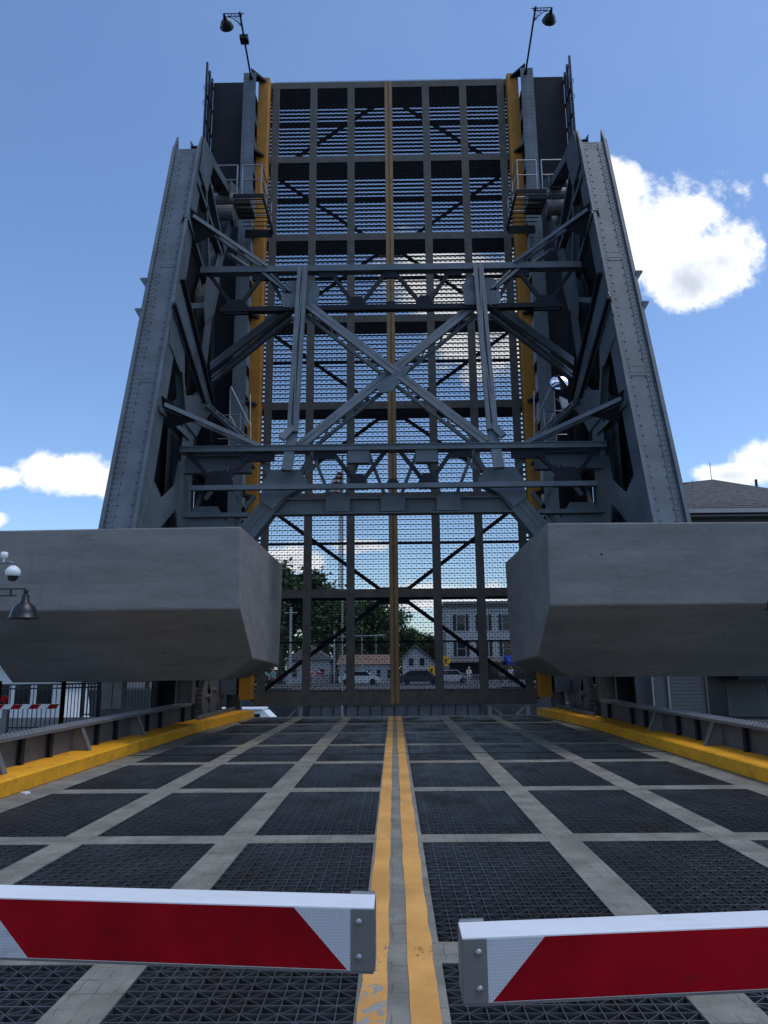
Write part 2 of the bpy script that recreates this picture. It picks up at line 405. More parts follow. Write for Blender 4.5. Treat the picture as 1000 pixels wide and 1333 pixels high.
for k in range(len(rows)-1):
    y0 = rows[k]+HT
    for (a, b) in cols:
        for s in (-1, 1):
            o = gm[a].copy(); COL.objects.link(o); o.parent = deck
            o.location = (a if s > 0 else -b, y0+6, 0)
mb = MB()
for k, y in enumerate(rows):
    for s in (-1, 1):
        mb.box(*sorted((s*(HB+.09), s*5.36)), y-HT, y+HT, -.12, .004)
mb.build('filled_cross_band', FILL, deck)
mb = MB()
for s in (-1, 1):
    mb.box(*sorted((s*(DB-HB), s*(DB+HB))), -8, DEND, -.125, .008); mb.box(*sorted((s*(2*DB-HB), s*(2*DB+HB))), -8, DEND, -.125, .008)
mb.box(-HB-.09, HB+.09, -8, DEND, -.125, .008)
mb.build('filled_long_band', FILL, deck)
mb = MB()
for s in (-1, 1): mb.box(*sorted((s*5.36, s*6.25)), -8, DEND, -.3, .002)
mb.build('edge_band', FILL, deck)
mb = MB()
def line_strip(x0, x1, z, seed):
    rnd = random.Random(seed); y = -7.9; L = []; Rr = []
    m = MB()
    while y < DEND-.02:
        m.v.append((x0+rnd.uniform(-.008, .008), y, z)); m.v.append((x1+rnd.uniform(-.008, .008), y, z)); y += .35
    m.f = [(2*i, 2*i+1, 2*i+3, 2*i+2) for i in range(len(m.v)//2-1)]
    return m
line_strip(-.245, -.085, .0125, 1).build('painted_line', LINE_L, deck)
line_strip(.045, .215, .0125, 2).build('painted_line', LINE_R, deck)
mb = MB()
for x in (0, DB, 2*DB, 5.3):
    for s in ((-1, 1) if x else (1,)): mb.ibar((s*x, -8, -.42), (s*x, DEND-.1, -.42), .25, .55)
mb.build('deck_stringer', STEEL_D, deck)
mb = MB()
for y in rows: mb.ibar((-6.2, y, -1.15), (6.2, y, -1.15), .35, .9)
mb.build('deck_cross_beam', STEEL_D, deck)
mb = MB(); mb.box(-6.2, 6.2, rows[6]+3.406*.42, rows[6]+3.406*.42+.05, .0, .014)
mb.box(-5.5, 5.5, 27.0, 27.06, .0, .02)
for i in range(92): mb.box(-5.5+i*.12, -5.5+i*.12+.06, 27.06, 27.16, .0, .02)
mb.build('expansion_joint', BLACK, deck)
mb = MB(); mb.box(-6.2, 6.2, DEND-.12, DEND+.03, -.9, .0); mb.build('end_beam', STEEL, deck)
mb = MB(); mb.box(-8.6, 8.6, 30.2, 33.5, -4.4, -1.6); mb.build('pier', CONC, deck)

# yellow kerbs and side girders
def side_girder(s):
    g = empty('side_girder', (s*6.6, -6, 0))
    mb = MB()
    mb.prism([(s*5.92, 0.012), (s*5.90, .24), (s*5.93, .265), (s*5.98, .27), (s*6.585, .27), (s*6.585, .012)], 'y', -8, 23.4)
    mb.prism([(5.98, 0)]*0 or [(s*5.90, 23.403), (s*6.5, 23.403), (s*6.1, 29.8), (s*5.45, 29.8), (s*5.47, 28.9)], 'z', .012, .28)
    tag(mb.build('yellow_kerb', YEL, g), 'yellow painted kerb')
    mb = MB(); mb.box(*sorted((s*6.59, s*6.615)), -8, 24.2, -.9, .76)
    for y in [i*.18-8 for i in range(178)]:
        mb.rivet((s*6.59, y, .70), (-s, 0, 0), .02)
    mb.build('web_or_shade_plate', WALLP, g)
    mb = MB(); mb.box(*sorted((s*6.38, s*6.82)), -8, 24.2, .762, .79); mb.box(*sorted((s*6.38, s*6.40)), -8, 24.2, .735, .762)
    for y in [i*.15-8 for i in range(214)]:
        for xx in (6.43, 6.52, 6.68, 6.77): mb.rivet((s*xx, y, .79), (0, 0, 1), .034)
    mb.build('top_flange', GREYP, g)
    br = None
    for k in range(-3, 6):
        y = rows[3]+DS*k if k < 5 else 0
        if k == 5: continue
        if y > 23.5: break
        mb = MB(); mb.prism([(s*6.585, .275), (s*6.22, .275), (s*6.42, .73), (s*6.585, .73)], 'y', y-.008, y+.008)
        mb.bar((s*6.21, y, .274), (s*6.415, y, .732), .14, .018, (1, 0, 0))
        if br is None: br = mb.build('raked_bracket', GREYP, g)
        else: mb.build('raked_bracket', GREYP, g)
    y = rows[0]
    while y < 24:
        for q in (.33, .66):
            mb = MB(); yy = y+DS*q; mb.box(*sorted((s*6.50, s*6.588)), yy-.012, yy+.012, .273, .757); mb.box(*sorted((s*6.488, s*6.50)), yy-.06, yy+.06, .273, .757)
            mb.build('stiffener', STEEL_D, g)
        y += DS
    return g
gl = side_girder(-1); tag(gl, 'low riveted steel girder with yellow kerb along the left edge of the deck', 'girder', 'girders along the deck edges')
gr = side_girder(1); tag(gr, 'low riveted steel girder with yellow kerb along the right edge of the deck', 'girder', 'girders along the deck edges')

# sidewalks outside the girders
mb = MB()
for s in (-1, 1): mb.box(*sorted((s*6.9, s*8.7)), -8, 27, -.25, .12)
tag(mb.build('sidewalk', mat('sidewalk_concrete', (.22, .22, .21), .85, 0, .15, 2)), kind='structure')

# ------------------------------------------------------------------ the raised leaf
LEAN = .0162; LD, LZ, LS, LW = 29.663, .78, 3.952, 1.725
leaf = empty('bascule_leaf', (0, LD, LZ), (-LEAN, 0, 0))
tag(leaf, 'raised bridge leaf of open steel grating standing upright with yellow centre line and kerbs', 'bridge leaf')
lm = lambda x, t, d: (x, d, t)
SH = .165
lcols = [(.178, LW-SH), (LW+SH, 2*LW-SH), (2*LW+SH, 5.04)]
lg = {}
for (a, b) in lcols:
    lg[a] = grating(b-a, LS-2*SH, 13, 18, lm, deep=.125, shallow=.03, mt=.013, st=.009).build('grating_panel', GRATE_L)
    COL.objects.unlink(lg[a])
for k in range(7):
    for (a, b) in lcols:
        for s in (-1, 1):
            o = lg[a].copy(); COL.objects.link(o); o.parent = leaf; o.location = (a if s > 0 else -b, 0, LS*k+SH)
    # the slit of grating beside the kerb
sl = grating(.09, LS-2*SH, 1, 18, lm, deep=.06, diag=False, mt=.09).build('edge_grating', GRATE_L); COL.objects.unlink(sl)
for k in range(7):
    for s in (-1, 1):
        o = sl.copy(); COL.objects.link(o); o.parent = leaf; o.location = (5.36 if s > 0 else -5.45, 0, LS*k+SH)
for k in range(8):
    mb = MB(); t = LS*k; z0, z1 = t-SH, t+SH
    if k == 0: z0 = -.36
    mb.box(-5.45, 5.45, -.004, .02, z0, z1); mb.build('deck_strip', DECKSTEEL, leaf, local=True); mb = MB()
    mb.box(-5.6, 5.6, .13, 1.12, t-.012, t+.012); mb.box(-5.6, 5.6, 1.12, 1.145, t-.17, t+.17); mb.box(-5.6, 5.6, .1, .128, t-.17, t+.17)
    mb.build('floor_beam', STEEL_D, leaf, local=True)
    if k < 7:
        mb = MB(); tt = t+LS*.52; mb.box(-5.5, 5.5, .14, .36, tt-.01, tt+.01); mb.box(-5.5, 5.5, .36, .375, tt-.03, tt+.03); mb.box(-5.5, 5.5, .126, .139, tt-.03, tt+.03)
        mb.build('cross_beam', STEEL_D, leaf, local=True)
for i in (-3, -2, -1, 0, 1, 2, 3):
    mb = MB(); x = i*LW if abs(i) < 3 else (5.2 if i > 0 else -5.2)
    hw = SH if i else .178
    for k in range(7):
        z0, z1 = LS*k+SH, LS*(k+1)-SH
        mb.box(x-hw, x+hw, -.003, .02, z0, z1)
        mb.box(x-.01, x+.01, .13, .45, z0+.2, z1-.2); mb.box(x-.09, x+.09, .45, .47, z0+.2, z1-.2)
    mb.build('stringer', DECKSTEEL, leaf, local=True)
for s in (-1, 1):
    mb = MB(); x0, x1 = sorted((s*.035, s*.165)); mb.box(x0, x1, -.012, -.0045, -.3, 7*LS+.15)
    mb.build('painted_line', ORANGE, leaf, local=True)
for s in (-1, 1):
    for k in range(7):
        mb = MB(); a, b = (.35, 5.4) if k % 2 == 0 else (5.4, .35)
        # top at the centre on even panels, at the kerb on odd ones
        p, q = (s*a, 1.0, LS*(k+1)-.1), (s*b, 1.0, LS*k+.1)
        mb.bar(p, q, .16, .02, (0, 1, 0)); mb.bar(p, q, .02, .14, (0, 1, 0), (0, -.08))
        c = Vector(p if k % 2 == 0 else q)
        mb.prism([(c.x-.3, c.z-.25), (c.x+.3, c.z-.25), (c.x+.3, c.z+.25), (c.x-.3, c.z+.25)], 'y', .985, .997)
        mb.build('wind_brace', STEEL_D, leaf, local=True)
    T = 7*LS
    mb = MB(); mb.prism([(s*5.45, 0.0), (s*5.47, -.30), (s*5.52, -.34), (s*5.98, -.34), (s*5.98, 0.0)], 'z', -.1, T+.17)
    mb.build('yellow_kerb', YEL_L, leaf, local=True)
    mb = MB(); xw = s*6.22
    mb.box(xw-.012, xw+.012, -1.1, 1.5, .1, T-.35)
    mb.box(xw-.28, xw+.28, -1.14, -1.1, .1, T-.3); mb.box(xw-.28, xw+.28, 1.5, 1.54, .1, T-.3)
    for xx in (-.22, -.12, .12, .22): mb.rivets((xw+xx, -1.14, 4), (xw+xx, -1.14, T-.4), .19, (0, -1, 0), .024)
    for k in range(21): z = .3+k*LS/3; mb.box(xw-.2, xw+.2, -1.098, 1.498, z-.01, z+.01)
    mb.build('main_girder', STEEL, leaf, local=True)
    for k in range(1, 8):
        mb = MB(); z = LS*k-.05
        tri = [(s*6.20, -1.08), (s*6.20, -.345), (s*5.62, -.345)]
        mb.prism(tri, 'z', z-.015, z+.015); mb.bar((s*6.18, -1.08, z), (s*5.62, -.36, z), .12, .02, (0, -1, 0))
        mb.build('knee_bracket', STEEL_D, leaf, local=True)
    mb = MB(); x0, x1 = sorted((s*6.52, s*8.12)); mb.box(x0, x1, -.10, -.08, .6, T+.15)
    for k in range(8): z = LS*k+.1 if k else .8; mb.box(x0, x1, -.08, .6, z-.01, z+.01)
    for q in (6.9, 7.5): mb.box(*sorted((s*q-.05, s*q+.05)), -.08, .12, .6, T)
    mb.build('sidewalk_plate', STEEL_D, leaf, local=True)
    mb = MB(); xr = s*8.15
    for k in range(22):
        z = .7+k*1.28; mb.box(xr-.03, xr+.03, -1.2, .1, z-.03, z+.03)
    for d in (-1.2, -.7, -.25): mb.box(xr-.04, xr+.04, d-.07, d+.07, .6, T+.2)
    z = .8
    while z < T: mb.box(xr-.01, xr+.01, -1.17, -.28, z-.008, z+.008); z += .13
    mb.build('railing', BLACK, leaf, local=True)
    for k in (4.0, 4.45, 6.55, 6.75):
        mb = MB(); z = LS*k; pts = [(xr, -.9, z)]
        for a in range(0, 200, 20): pts.append((xr+s*(.12+.09*math.sin(R(a))), -.9, z+.16+.12*math.cos(R(a+180))))
        mb.tube(pts, .014, 5); mb.build('scroll_hook', BLACK, leaf, local=True)
mb = MB()
x = -5.3
while x < 5.3: mb.box(x, x+.035, -.002, .06, 7*LS+SH, 7*LS+SH+.07); x += .085
mb.build('finger_joint', DECKSTEEL, leaf, local=True)

# ------------------------------------------------------------------ the balance frame with its counterweights
bf = empty('balance_frame', (0, 22.5, 5.05))
tag(bf, 'blue grey riveted steel balance frame lowered with two huge concrete counterweights over the deck', 'bridge frame')
def cw_block(s):
    pts = [(x, y, z) for x in (9.9,) for (y, z) in ((16.8, 5.02), (23.4, 5.02), (23.0, 1.56), (19.66, 1.56), (17.0, 3.2))]
    pts += [(3.5, 16.8, 5.06), (3.5, 23.4, 5.05), (3.5, 17.0, 3.2), (3.52, 18.8, 2.1), (3.5, 23.0, 1.95), (4.45, 19.66, 1.58), (4.45, 23.0, 1.58)]
    bm = bmesh.new()
    for p in pts: bm.verts.new((s*p[0]-bf.location.x, p[1]-bf.location.y, p[2]-bf.location.z))
    bmesh.ops.convex_hull(bm, input=bm.verts)
    bmesh.ops.dissolve_limit(bm, angle_limit=R(3), verts=bm.verts, edges=bm.edges)
    bmesh.ops.bevel(bm, geom=bm.edges[:], offset=.035, segments=2, affect='EDGES', profile=.5)
    bmesh.ops.triangulate(bm, faces=bm.faces)
    bmesh.ops.subdivide_edges(bm, edges=[e for e in bm.edges if e.calc_length() > .8], cuts=3)
    rnd = random.Random(11+s)
    for v in bm.verts: v.co += Vector((rnd.uniform(-1, 1), rnd.uniform(-1, 1), rnd.uniform(-1, 1)))*.0025
    me = bpy.data.meshes.new('counterweight_block'); bmesh.ops.recalc_face_normals(bm, faces=bm.faces); bm.to_mesh(me); bm.free()
    me.materials.append(CONC); o = bpy.data.objects.new('counterweight_block', me); COL.objects.link(o); o.parent = bf
    return o
def N(o, k): return tuple(o)
def plate(s, poly, x, name='gusset_plate', th=.03, riv=True, m=None):
    """flat plate in a vertical plane parallel to the bridge axis"""
    mb = MB(); mb.prism(poly, 'x', s*x, s*(x-th))
    if riv:
        n = len(poly); cx = sum(p[0] for p in poly)/n; cz = sum(p[1] for p in poly)/n
        for i in range(n):
            a, b = poly[i], poly[(i+1) % n]
            L = math.hypot(a[0]-b[0], a[1]-b[1]); k = max(1, int(L/.16))
            for q in range(k):
                f = (q+.5)/k; y = a[0]+(b[0]-a[0])*f; z = a[1]+(b[1]-a[1])*f
                dl = max(.3, math.hypot(y-cx, z-cz)); w = .10/dl
                mb.rivet((s*(x-th), y+(cx-y)*w, z+(cz-z)*w), (-s, 0, 0), .022)
                w = .24/dl
                if dl > .5: mb.rivet((s*(x-th), y+(cx-y)*w, z+(cz-z)*w), (-s, 0, 0), .022)
    return mb.build(name, m or STEEL, bf)
def member(s, a, b, name='diagonal', xw=.4, h=.22, x=6.45, fl=True, m=None):
    """member in the side truss plane between (y, z) points; I-shaped seen from inside"""
    xc = s*(x+xw/2+.01)
    mb = MB(); A, B = (xc, a[0], a[1]), (xc, b[0], b[1])
    mb.bar(A, B, xw, .02, (0, -(b[1]-a[1]), b[0]-a[0]) if True else 0)
    # two side channels
    d = Vector((0, b[0]-a[0], b[1]-a[1])).normalized()
    for q in (-1, 1): mb.bar((xc+q*xw/2, a[0], a[1]), (xc+q*xw/2, b[0], b[1]), .025, h, (0, -d.z, d.y))
    if fl:
        L = (Vector(B)-Vector(A)).length
        for q in (-1, 1):
            o = Vector((0, -d.z, d.y))*(h*.33*q); xi = s*(x-.004)
            mb.rivets(Vector((xi, a[0], a[1]))+o, Vector((xi, b[0], b[1]))+o, .2, (-s, 0, 0), .02)
    return mb.build(name, m or STEEL, bf)
def tbar(s, a, b, name):
    mb = MB(); A, B = (s*6.50, a[0], a[1]), (s*6.50, b[0], b[1]); d = Vector((0, b[0]-a[0], b[1]-a[1])).normalized(); u = (0, -d.z, d.y)
    mb.bar(A, B, .24, .03, u, (0, .06)); mb.bar(A, B, .03, .12, u, (.105, -.015)); mb.bar(A, B, .03, .12, u, (-.105, -.015))
    return mb.build(name, STEEL, bf)
for s in (-1, 1):
    cw_block(s)
    # the near chord: a wide riveted box leaning back from the counterweight to the pivot
    A, B = Vector((s*6.88, 18.25, 4.9)), Vector((s*6.86, 22.5, 19.45)); d = (B-A).normalized(); n = Vector((0, -d.z, d.y))   # n faces the camera
    mb = MB()
    def seg(x0, x1, n0, n1, a0=0., a1=1., flare=0):
        L = (B-A).length; P0 = A+d*L*a0; P1 = A+d*L*a1; vs = []
        for P in (P0, P1):
            for x in (x0, x1):
                for q in (n0, n1): vs.append((s*x, P.y+n.y*q, P.z+n.z*q))
        mb.add(vs, [(0, 1, 3, 2), (4, 6, 7, 5), (0, 4, 5, 1), (2, 3, 7, 6), (0, 2, 6, 4), (1, 5, 7, 3)])
    seg(6.50, 7.27, 0, .03, 0, .985); seg(6.5, 7.27, -.62, -.60, 0, .97)
    seg(6.50, 6.60, .03, .05, 0, .98); seg(7.06, 7.27, .03, .05, 0, .98)
    L = (B-A).length
    def cp_(x, q, f): P = A+d*L*f; return (s*x, P.y+n.y*q, P.z+n.z*q)
    for x in (6.55, 7.22): mb.rivets(cp_(x, .05, .01), cp_(x, .05, .96), .16, n, .032)
    for x in (7.12,): mb.rivets(cp_(x, .05, .008), cp_(x, .05, .955), .16, n, .026)
    for x in (6.64, 7.02): mb.rivets(cp_(x, .03, .01), cp_(x, .03, .96), .32, n, .032)
    for f in (.33, .62): 
        seg(6.61, 7.16, .03, .042, f, f+.03)
        for k in range(7): mb.rivet(cp_(6.65+k*.08, .042, f+.008), n, .02); mb.rivet(cp_(6.65+k*.08, .042, f+.022), n, .02)
    for k in range(8):
        for q in range(3): mb.rivet(cp_(6.6+k*.08, .03, .965+q*.008), n, .02)
    mb.build('main_chord', STEEL, bf)
    for (x0, x1, xin) in ((6.44, 6.498, 1), (7.272, 7.33, 0)):
        mb = MB(); pl = []
        for (q, f) in ((.14, 0), (.14, .30), (.13, .6), (.12, .985), (.0, 1.03), (-.35, .985), (-.60, .93), (-.62, .5), (-.64, 0)):
            P = A+d*L*f; pl.append((P.y+n.y*q, P.z+n.z*q))
        mb.prism(pl, 'x', s*x0, s*x1)
        xs = s*(x0 if xin else x1)
        for q in (.08, -.04): mb.rivets((xs, (A+n*q).y, (A+n*q).z+.2), (xs, (A+d*L*.97+n*q).y, (A+d*L*.97+n*q).z), .17, (-s if xin else s, 0, 0), .022)
        for q in (.14, ): mb.bar((s*(x0+x1)/2, pl[0][0], pl[0][1]), (s*(x0+x1)/2, pl[3][0], pl[3][1]), .10, .02, n)
        mb.build('chord_flange', STEEL, bf)
    # outriggers seen on the outer side of the chord
    for (f, w) in ((.56, .20), (.48, .18)):
        P = A+d*L*f; mb = MB(); mb.prism([(s*7.33, P.z), (s*(7.33+w), P.z+.30), (s*(7.33+w), P.z+.36), (s*7.33, P.z+.36)], 'y', P.y-.1, P.y+.5); mb.build('outrigger', STEEL, bf)
    # side truss, inner face
    plate(s, [(18.51, 5.35), (19.28, 6.87), (20.15, 6.5), (21.3, 7.15), (21.64, 7.99), (22.79, 8.31), (23.31, 6.23), (23.2, 4.95), (22.4, 4.95), (21.56, 6.51), (20.09, 5.64), (19.6, 4.95), (18.4, 4.95)], 6.45)
    member(s, (22.6, 5.0), (22.6, 9.7), 'rear_chord', .45, 1.2)
    member(s, (22.6, 9.7), (24.3, 10.9), 'rear_chord', .45, 1.0)
    plate(s, [(22.0, 10.2), (23.84, 10.9), (25.34, 10.9), (24.03, 9.9), (23.4, 9.3), (22.1, 9.3)], 6.43)
    plate(s, [(20.10, 12.25), (20.86, 13.35), (25.2, 11.0), (23.95, 10.65)], 6.43, 'diagonal')
    for (p, q) in (((20.9, 13.55), (25.2, 11.1)), ((20.15, 12.35), (24.0, 10.7))):
        mb = MB(); mb.bar((s*6.36, p[0], p[1]), (s*6.36, q[0], q[1]), .13, .10, (0, .5, .9)); mb.build('diagonal_flange', STEEL_D, bf)
    plate(s, [(20.06, 11.81), (20.5, 11.97), (21.65, 11.48), (21.76, 10.79), (21.27, 10.71), (20.11, 11.09)], 6.44)
    tbar(s, (21.5, 10.8), (22.1, 9.5), 'hanger')
    plate(s, [(22.30, 18.3), (22.44, 18.9), (22.65, 19.85), (24.1, 20.1), (23.6, 18.9), (23.3, 18.1)], 6.40)
    member(s, (22.8, 19.65), (26.95, 20.75), 'top_link', .45, .34, x=6.42)
    tbar(s, (23.2, 18.4), (24.2, 15.3), 'hanger')
    tbar(s, (23.7, 18.9), (26.3, 17.6), 'diagonal')
    plate(s, [(26.6, 21.0), (28.1, 21.7), (28.3, 20.1), (27.5, 19.5), (26.5, 19.8)], 6.38, m=STEEL)
    member(s, (27.75, 20.3), (26.0, 17.3), 'rear_chord', .45, .5)
    member(s, (26.0, 17.3), (24.7, 15.0), 'rear_chord', .45, .6)
    member(s, (24.7, 15.0), (24.1, 12.2), 'rear_chord', .45, .75)
    member(s, (24.1, 12.2), (24.8, 10.8), 'rear_chord', .45, .6)
    plate(s, [(23.68, 15.01), (25.3, 16.59), (25.6, 15.8), (24.89, 14.35), (23.71, 13.47), (23.5, 14.05)], 6.40)
    tbar(s, (21.8, 13.1), (24.2, 14.4), 'strut')
    tbar(s, (21.3, 15.9), (24.1, 15.1), 'strut')
    tbar(s, (22.2, 17.8), (25.8, 17.3), 'strut')
    tbar(s, (19.5, 8.9), (22.6, 9.0), 'strut')
    # dark sheet added behind the open truss to stand in for its shaded interior
    plate(s, [(18.9, 4.95), (23.3, 4.95), (24.4, 8.6), (25.2, 10.9), (24.6, 13.4), (26.0, 16.9), (27.9, 20.0), (26.7, 20.5), (22.9, 19.3)], 7.18, 'web_or_shade_plate', riv=False, m=STEEL_D)
    # lateral fans from the near chord and the rear nodes to the sway frames
    for (p, q, w) in (((6.42, 21.75, 16.2), (4.2, 23.05, 15.12), .30), ((6.42, 19.85, 9.1), (4.0, 21.4, 8.33), .30),
                      ((6.42, 24.6, 10.8), (4.1, 21.6, 8.35), .26), ((6.42, 27.0, 18.0), (4.75, 23.2, 15.15), .18)):
        mb = MB(); mb.dbar((s*p[0], p[1], p[2]), (s*q[0], q[1], q[2]), w, .12, (0, 0, 1), .06, .4); mb.build('lateral_strut', STEEL, bf)
    for (p, q, t3) in (((6.44, 21.6, 16.45), (6.44, 22.2, 15.5), (5.6, 22.1, 15.85)), ((6.44, 19.7, 9.35), (6.44, 20.4, 8.6), (5.6, 20.4, 8.85))):
        mb = MB(); a = Vector((s*p[0], p[1], p[2])); b = Vector((s*q[0], q[1], q[2])); c = Vector((s*t3[0], t3[1], t3[2])); nn = (b-a).cross(c-a).normalized()*.012
        mb.add([tuple(v+k) for k in (nn, -nn) for v in (a, b, c)], [(0, 1, 2), (3, 5, 4), (0, 3, 4, 1), (1, 4, 5, 2), (2, 5, 3, 0)]); mb.build('gusset_plate', STEEL_D, bf)
    # small W bracing of the upper and lower sway struts
    yT, zT, yTl, zTl = 23.1, 15.03, 22.72, 13.40
    yB, zB, yBl, zBl = 21.4, 8.30, 21.08, 7.00
    def web(xa, xb, top, y0, z0, y1, z1, w=.12):
        mb = MB(); a, b = ((xa, y0, z0), (xb, y1, z1)) if top else ((xa, y1, z1), (xb, y0, z0))
        mb.bar((s*a[0], a[1], a[2]), (s*b[0], b[1], b[2]), w, .10, (0, 1, 0)); mb.build('web_brace', STEEL_D, bf)
    for (xa, xb, tp) in ((.05, 1.1, True), (1.1, 2.1, False), (4.2, 3.4, True), (4.2, 5.1, True), (5.1, 6.2, False)):
        web(xa, xb, tp, yT, zT, yTl, zTl)
    for (xa, xb, tp) in ((.1, 1.0, True), (1.0, 1.9, False), (4.0, 5.1, True), (5.1, 6.2, False)):
        web(xa, xb, tp, yB, zB, yBl, zBl)
    for (xc, yy, zc, w, h_) in ((1.1, yTl, zTl+.15, .28, .26), (5.1, yTl, zTl+.1, .42, .26), (2.1, yT-.05, zT-.18, .3, .16), (4.2, yT-.05, zT-.2, .45, .2), (0.0, yT-.05, zT-.2, .26, .18), (0.0, yTl, zTl+.06, .2, .16),
                            (1.0, yBl, zBl+.12, .26, .22), (5.05, yBl, zBl+.2, .4, .3), (2.0, yB-.05, zB-.2, .34, .2), (4.0, yB-.02, zB-.22, .5, .22), (0.0, yBl, zBl+.06, .2, .14)):
        if xc == 0 and s > 0: continue
        mb = MB(); mb.prism([(s*xc-w, zc-h_), (s*xc+w, zc-h_), (s*xc+w, zc), (s*xc+w*.55, zc+h_), (s*xc-w*.55, zc+h_), (s*xc-w, zc)], 'y', yy-.08, yy+.02)
        mb.build('gusset_plate', STEEL_D, bf)
    # large octagonal gussets of the upper sway strut
    G = [(-.62, -.55), (.62, -.55), (.72, -.1), (.72, .35), (.45, .82), (-.5, .82), (-.72, .35), (-.72, -.1)]
    mb = MB(); gx, gz, gy = s*2.98, 13.72, 22.72
    mb.prism([(gx-.56, gz-.30), (gx+.56, gz-.30), (gx+.62, gz), (gx+.58, gz+.18), (gx-.58, gz+.18), (gx-.62, gz)], 'y', gy-.16, gy-.12)
    for q in (-1, 1): mb.prism([(gx+q*.14, gz+.185), (gx+q*.58, gz+.185), (gx+q*.62, gz+.5), (gx+q*.42, gz+.78), (gx+q*.14, gz+.78)], 'y', gy+.10, gy+.13)
    mb.box(gx-.5, gx+.5, gy-.12, gy+.16, gz+.14, gz+.17)
    for k in range(6):
        for q in (-.22, -.12, .05, .12): mb.rivet((gx-.45+k*.18, gy-.16, gz+q), (0, -1, 0), .022)
    mb.build('gusset_plate', STEEL, bf)
    # X bracing, verticals, outer knees
    mb = MB(); mb.dbar((s*2.72, 22.63, 13.50), (-s*2.80, 21.38, 8.37), .29, .10, (0, -1, .25), .12, 9); mb.dbar((s*2.72, 22.88, 13.37), (-s*2.75, 21.65, 8.29), .40, .10, (0, -1, .25), .09, .42)
    mb.v = [(v[0], v[1]+(.17 if s > 0 else -.03), v[2]) for v in mb.v]
    mb.build('cross_brace', STEEL, bf)
    mb = MB(); mb.dbar((s*2.92, 22.78, 14.95), (s*2.98, 21.35, 8.75), .33, .14, (0, -1, .25), .12, 9); mb.bar((s*2.92, 22.84, 14.95), (s*2.98, 21.41, 8.75), .10, .04, (0, -1, .25)); mb.build('sway_post', STEEL, bf)
    mb = MB(); mb.bar((s*2.98, 21.4, 8.95), (s*3.28, 21.2, 8.5), .2, .1, (0, -1, 0)); mb.bar((s*2.98, 21.5, 8.9), (s*3.1, 21.1, 7.5), .3, .14, (0, -1, 0)); mb.build('post_foot', STEEL, bf)
    mb = MB(); mb.dbar((s*3.2, 22.62, 13.55), (s*6.4, 24.9, 12.35), .34, .12, (0, -1, .3), .15, 9)
    mb.dbar((s*3.3, 22.95, 13.3), (s*6.4, 25.2, 12.0), .30, .12, (0, -1, .3), .10, .45); mb.build('knee_brace', STEEL, bf)
    mb = MB(); mb.bar((s*4.3, 23.0, 14.9), (s*3.45, 22.8, 14.1), .10, .12, (0, -1, 0)); mb.bar((s*4.0, 23.0, 14.8), (s*3.3, 22.7, 14.0), .05, .2, (0, -1, 0)); mb.build('knee_brace', STEEL, bf)
    # portal gusset and knee leg down to the counterweight
    yp = 21.9
    mb = MB(); mb.prism([(s*a, b) for a, b in ((3.85, 7.35), (3.62, 7.68), (2.8, 7.68), (2.55, 7.35), (2.55, 7.2), (3.2, 6.85), (3.55, 6.45), (3.95, 6.75))], 'y', yp-.30, yp-.26)
    mb.prism([(s*a, b) for a, b in ((3.85, 7.35), (3.62, 7.68), (2.8, 7.68), (2.55, 7.35), (2.55, 7.2), (3.2, 6.85), (3.55, 6.45), (3.95, 6.75))], 'y', yp+.16, yp+.2)
    mb.box(*sorted((s*2.8, s*3.62)), yp-.26, yp+.16, 7.64, 7.675)
    mb.build('portal_gusset', STEEL, bf)
    mb = MB(); a, b = Vector((s*3.3, yp, 7.1)), Vector((s*4.98, yp+.1, 5.0))
    mb.bar(a, b, .40, .46, (0, -1, 0)); mb.bar(a, b, .13, .5, (0, -1, 0), (.21, 0)); mb.bar(a, b, .13, .5, (0, -1, 0), (-.21, 0))
    mb.bar(a, b, .06, .03, (0, -1, 0), (.0, .245))
    mb.build('portal_knee', STEEL, bf)
    mb = MB(); mb.bar((s*2.75, yp-.2, 7.6), (s*2.35, yp-.4, 8.2), .13, .12, (0, -1, 0)); mb.build('web_brace', STEEL, bf)
    mb = MB(); mb.bar((s*3.7, yp-.2, 7.6), (s*4.1, yp-.4, 8.2), .13, .12, (0, -1, 0)); mb.build('web_brace', STEEL, bf)
    mb = MB(); mb.bar((s*2.5, yp-.25, 7.62), (s*1.9, yp-.4, 8.15), .10, .10, (0, -1, 0)); mb.build('web_brace', STEEL, bf)
    mb = MB(); mb.prism([(s*a, b) for a, b in ((6.42, 5.75), (6.0, 6.65), (5.3, 6.65), (4.85, 5.95), (5.3, 5.05), (6.2, 5.05))], 'y', 21.95, 21.99)
    for k in range(5):
        for q in (5.3, 6.45): mb.rivet((s*(5.4+k*.16), 21.95, q), (0, -1, 0), .02)
    mb.build('gusset_plate', STEEL, bf)
    mb = MB(); mb.ibar((s*4.35, 22.3, 8.03), (s*6.4, 22.3, 8.03), .3, .55); mb.build('cross_girder', STEEL, bf)
    mb = MB(); mb.bar((s*4.3, yp, 6.35), (s*6.3, yp, 6.35), .3, .12); mb.bar((s*4.3, yp, 5.75), (s*6.3, yp, 5.75), .3, .12); mb.build('cross_girder', STEEL, bf)
    for (xa, xb, za, zb_) in ((5.2, 4.5, 7.9, 6.5), (5.0, 5.7, 7.9, 6.9), (4.2, 5.0, 7.0, 5.9)):
        mb = MB(); mb.bar((s*xa, 22.1, za), (s*xb, 22.1, zb_), .12, .1, (0, 1, 0)); mb.build('web_brace', STEEL, bf)
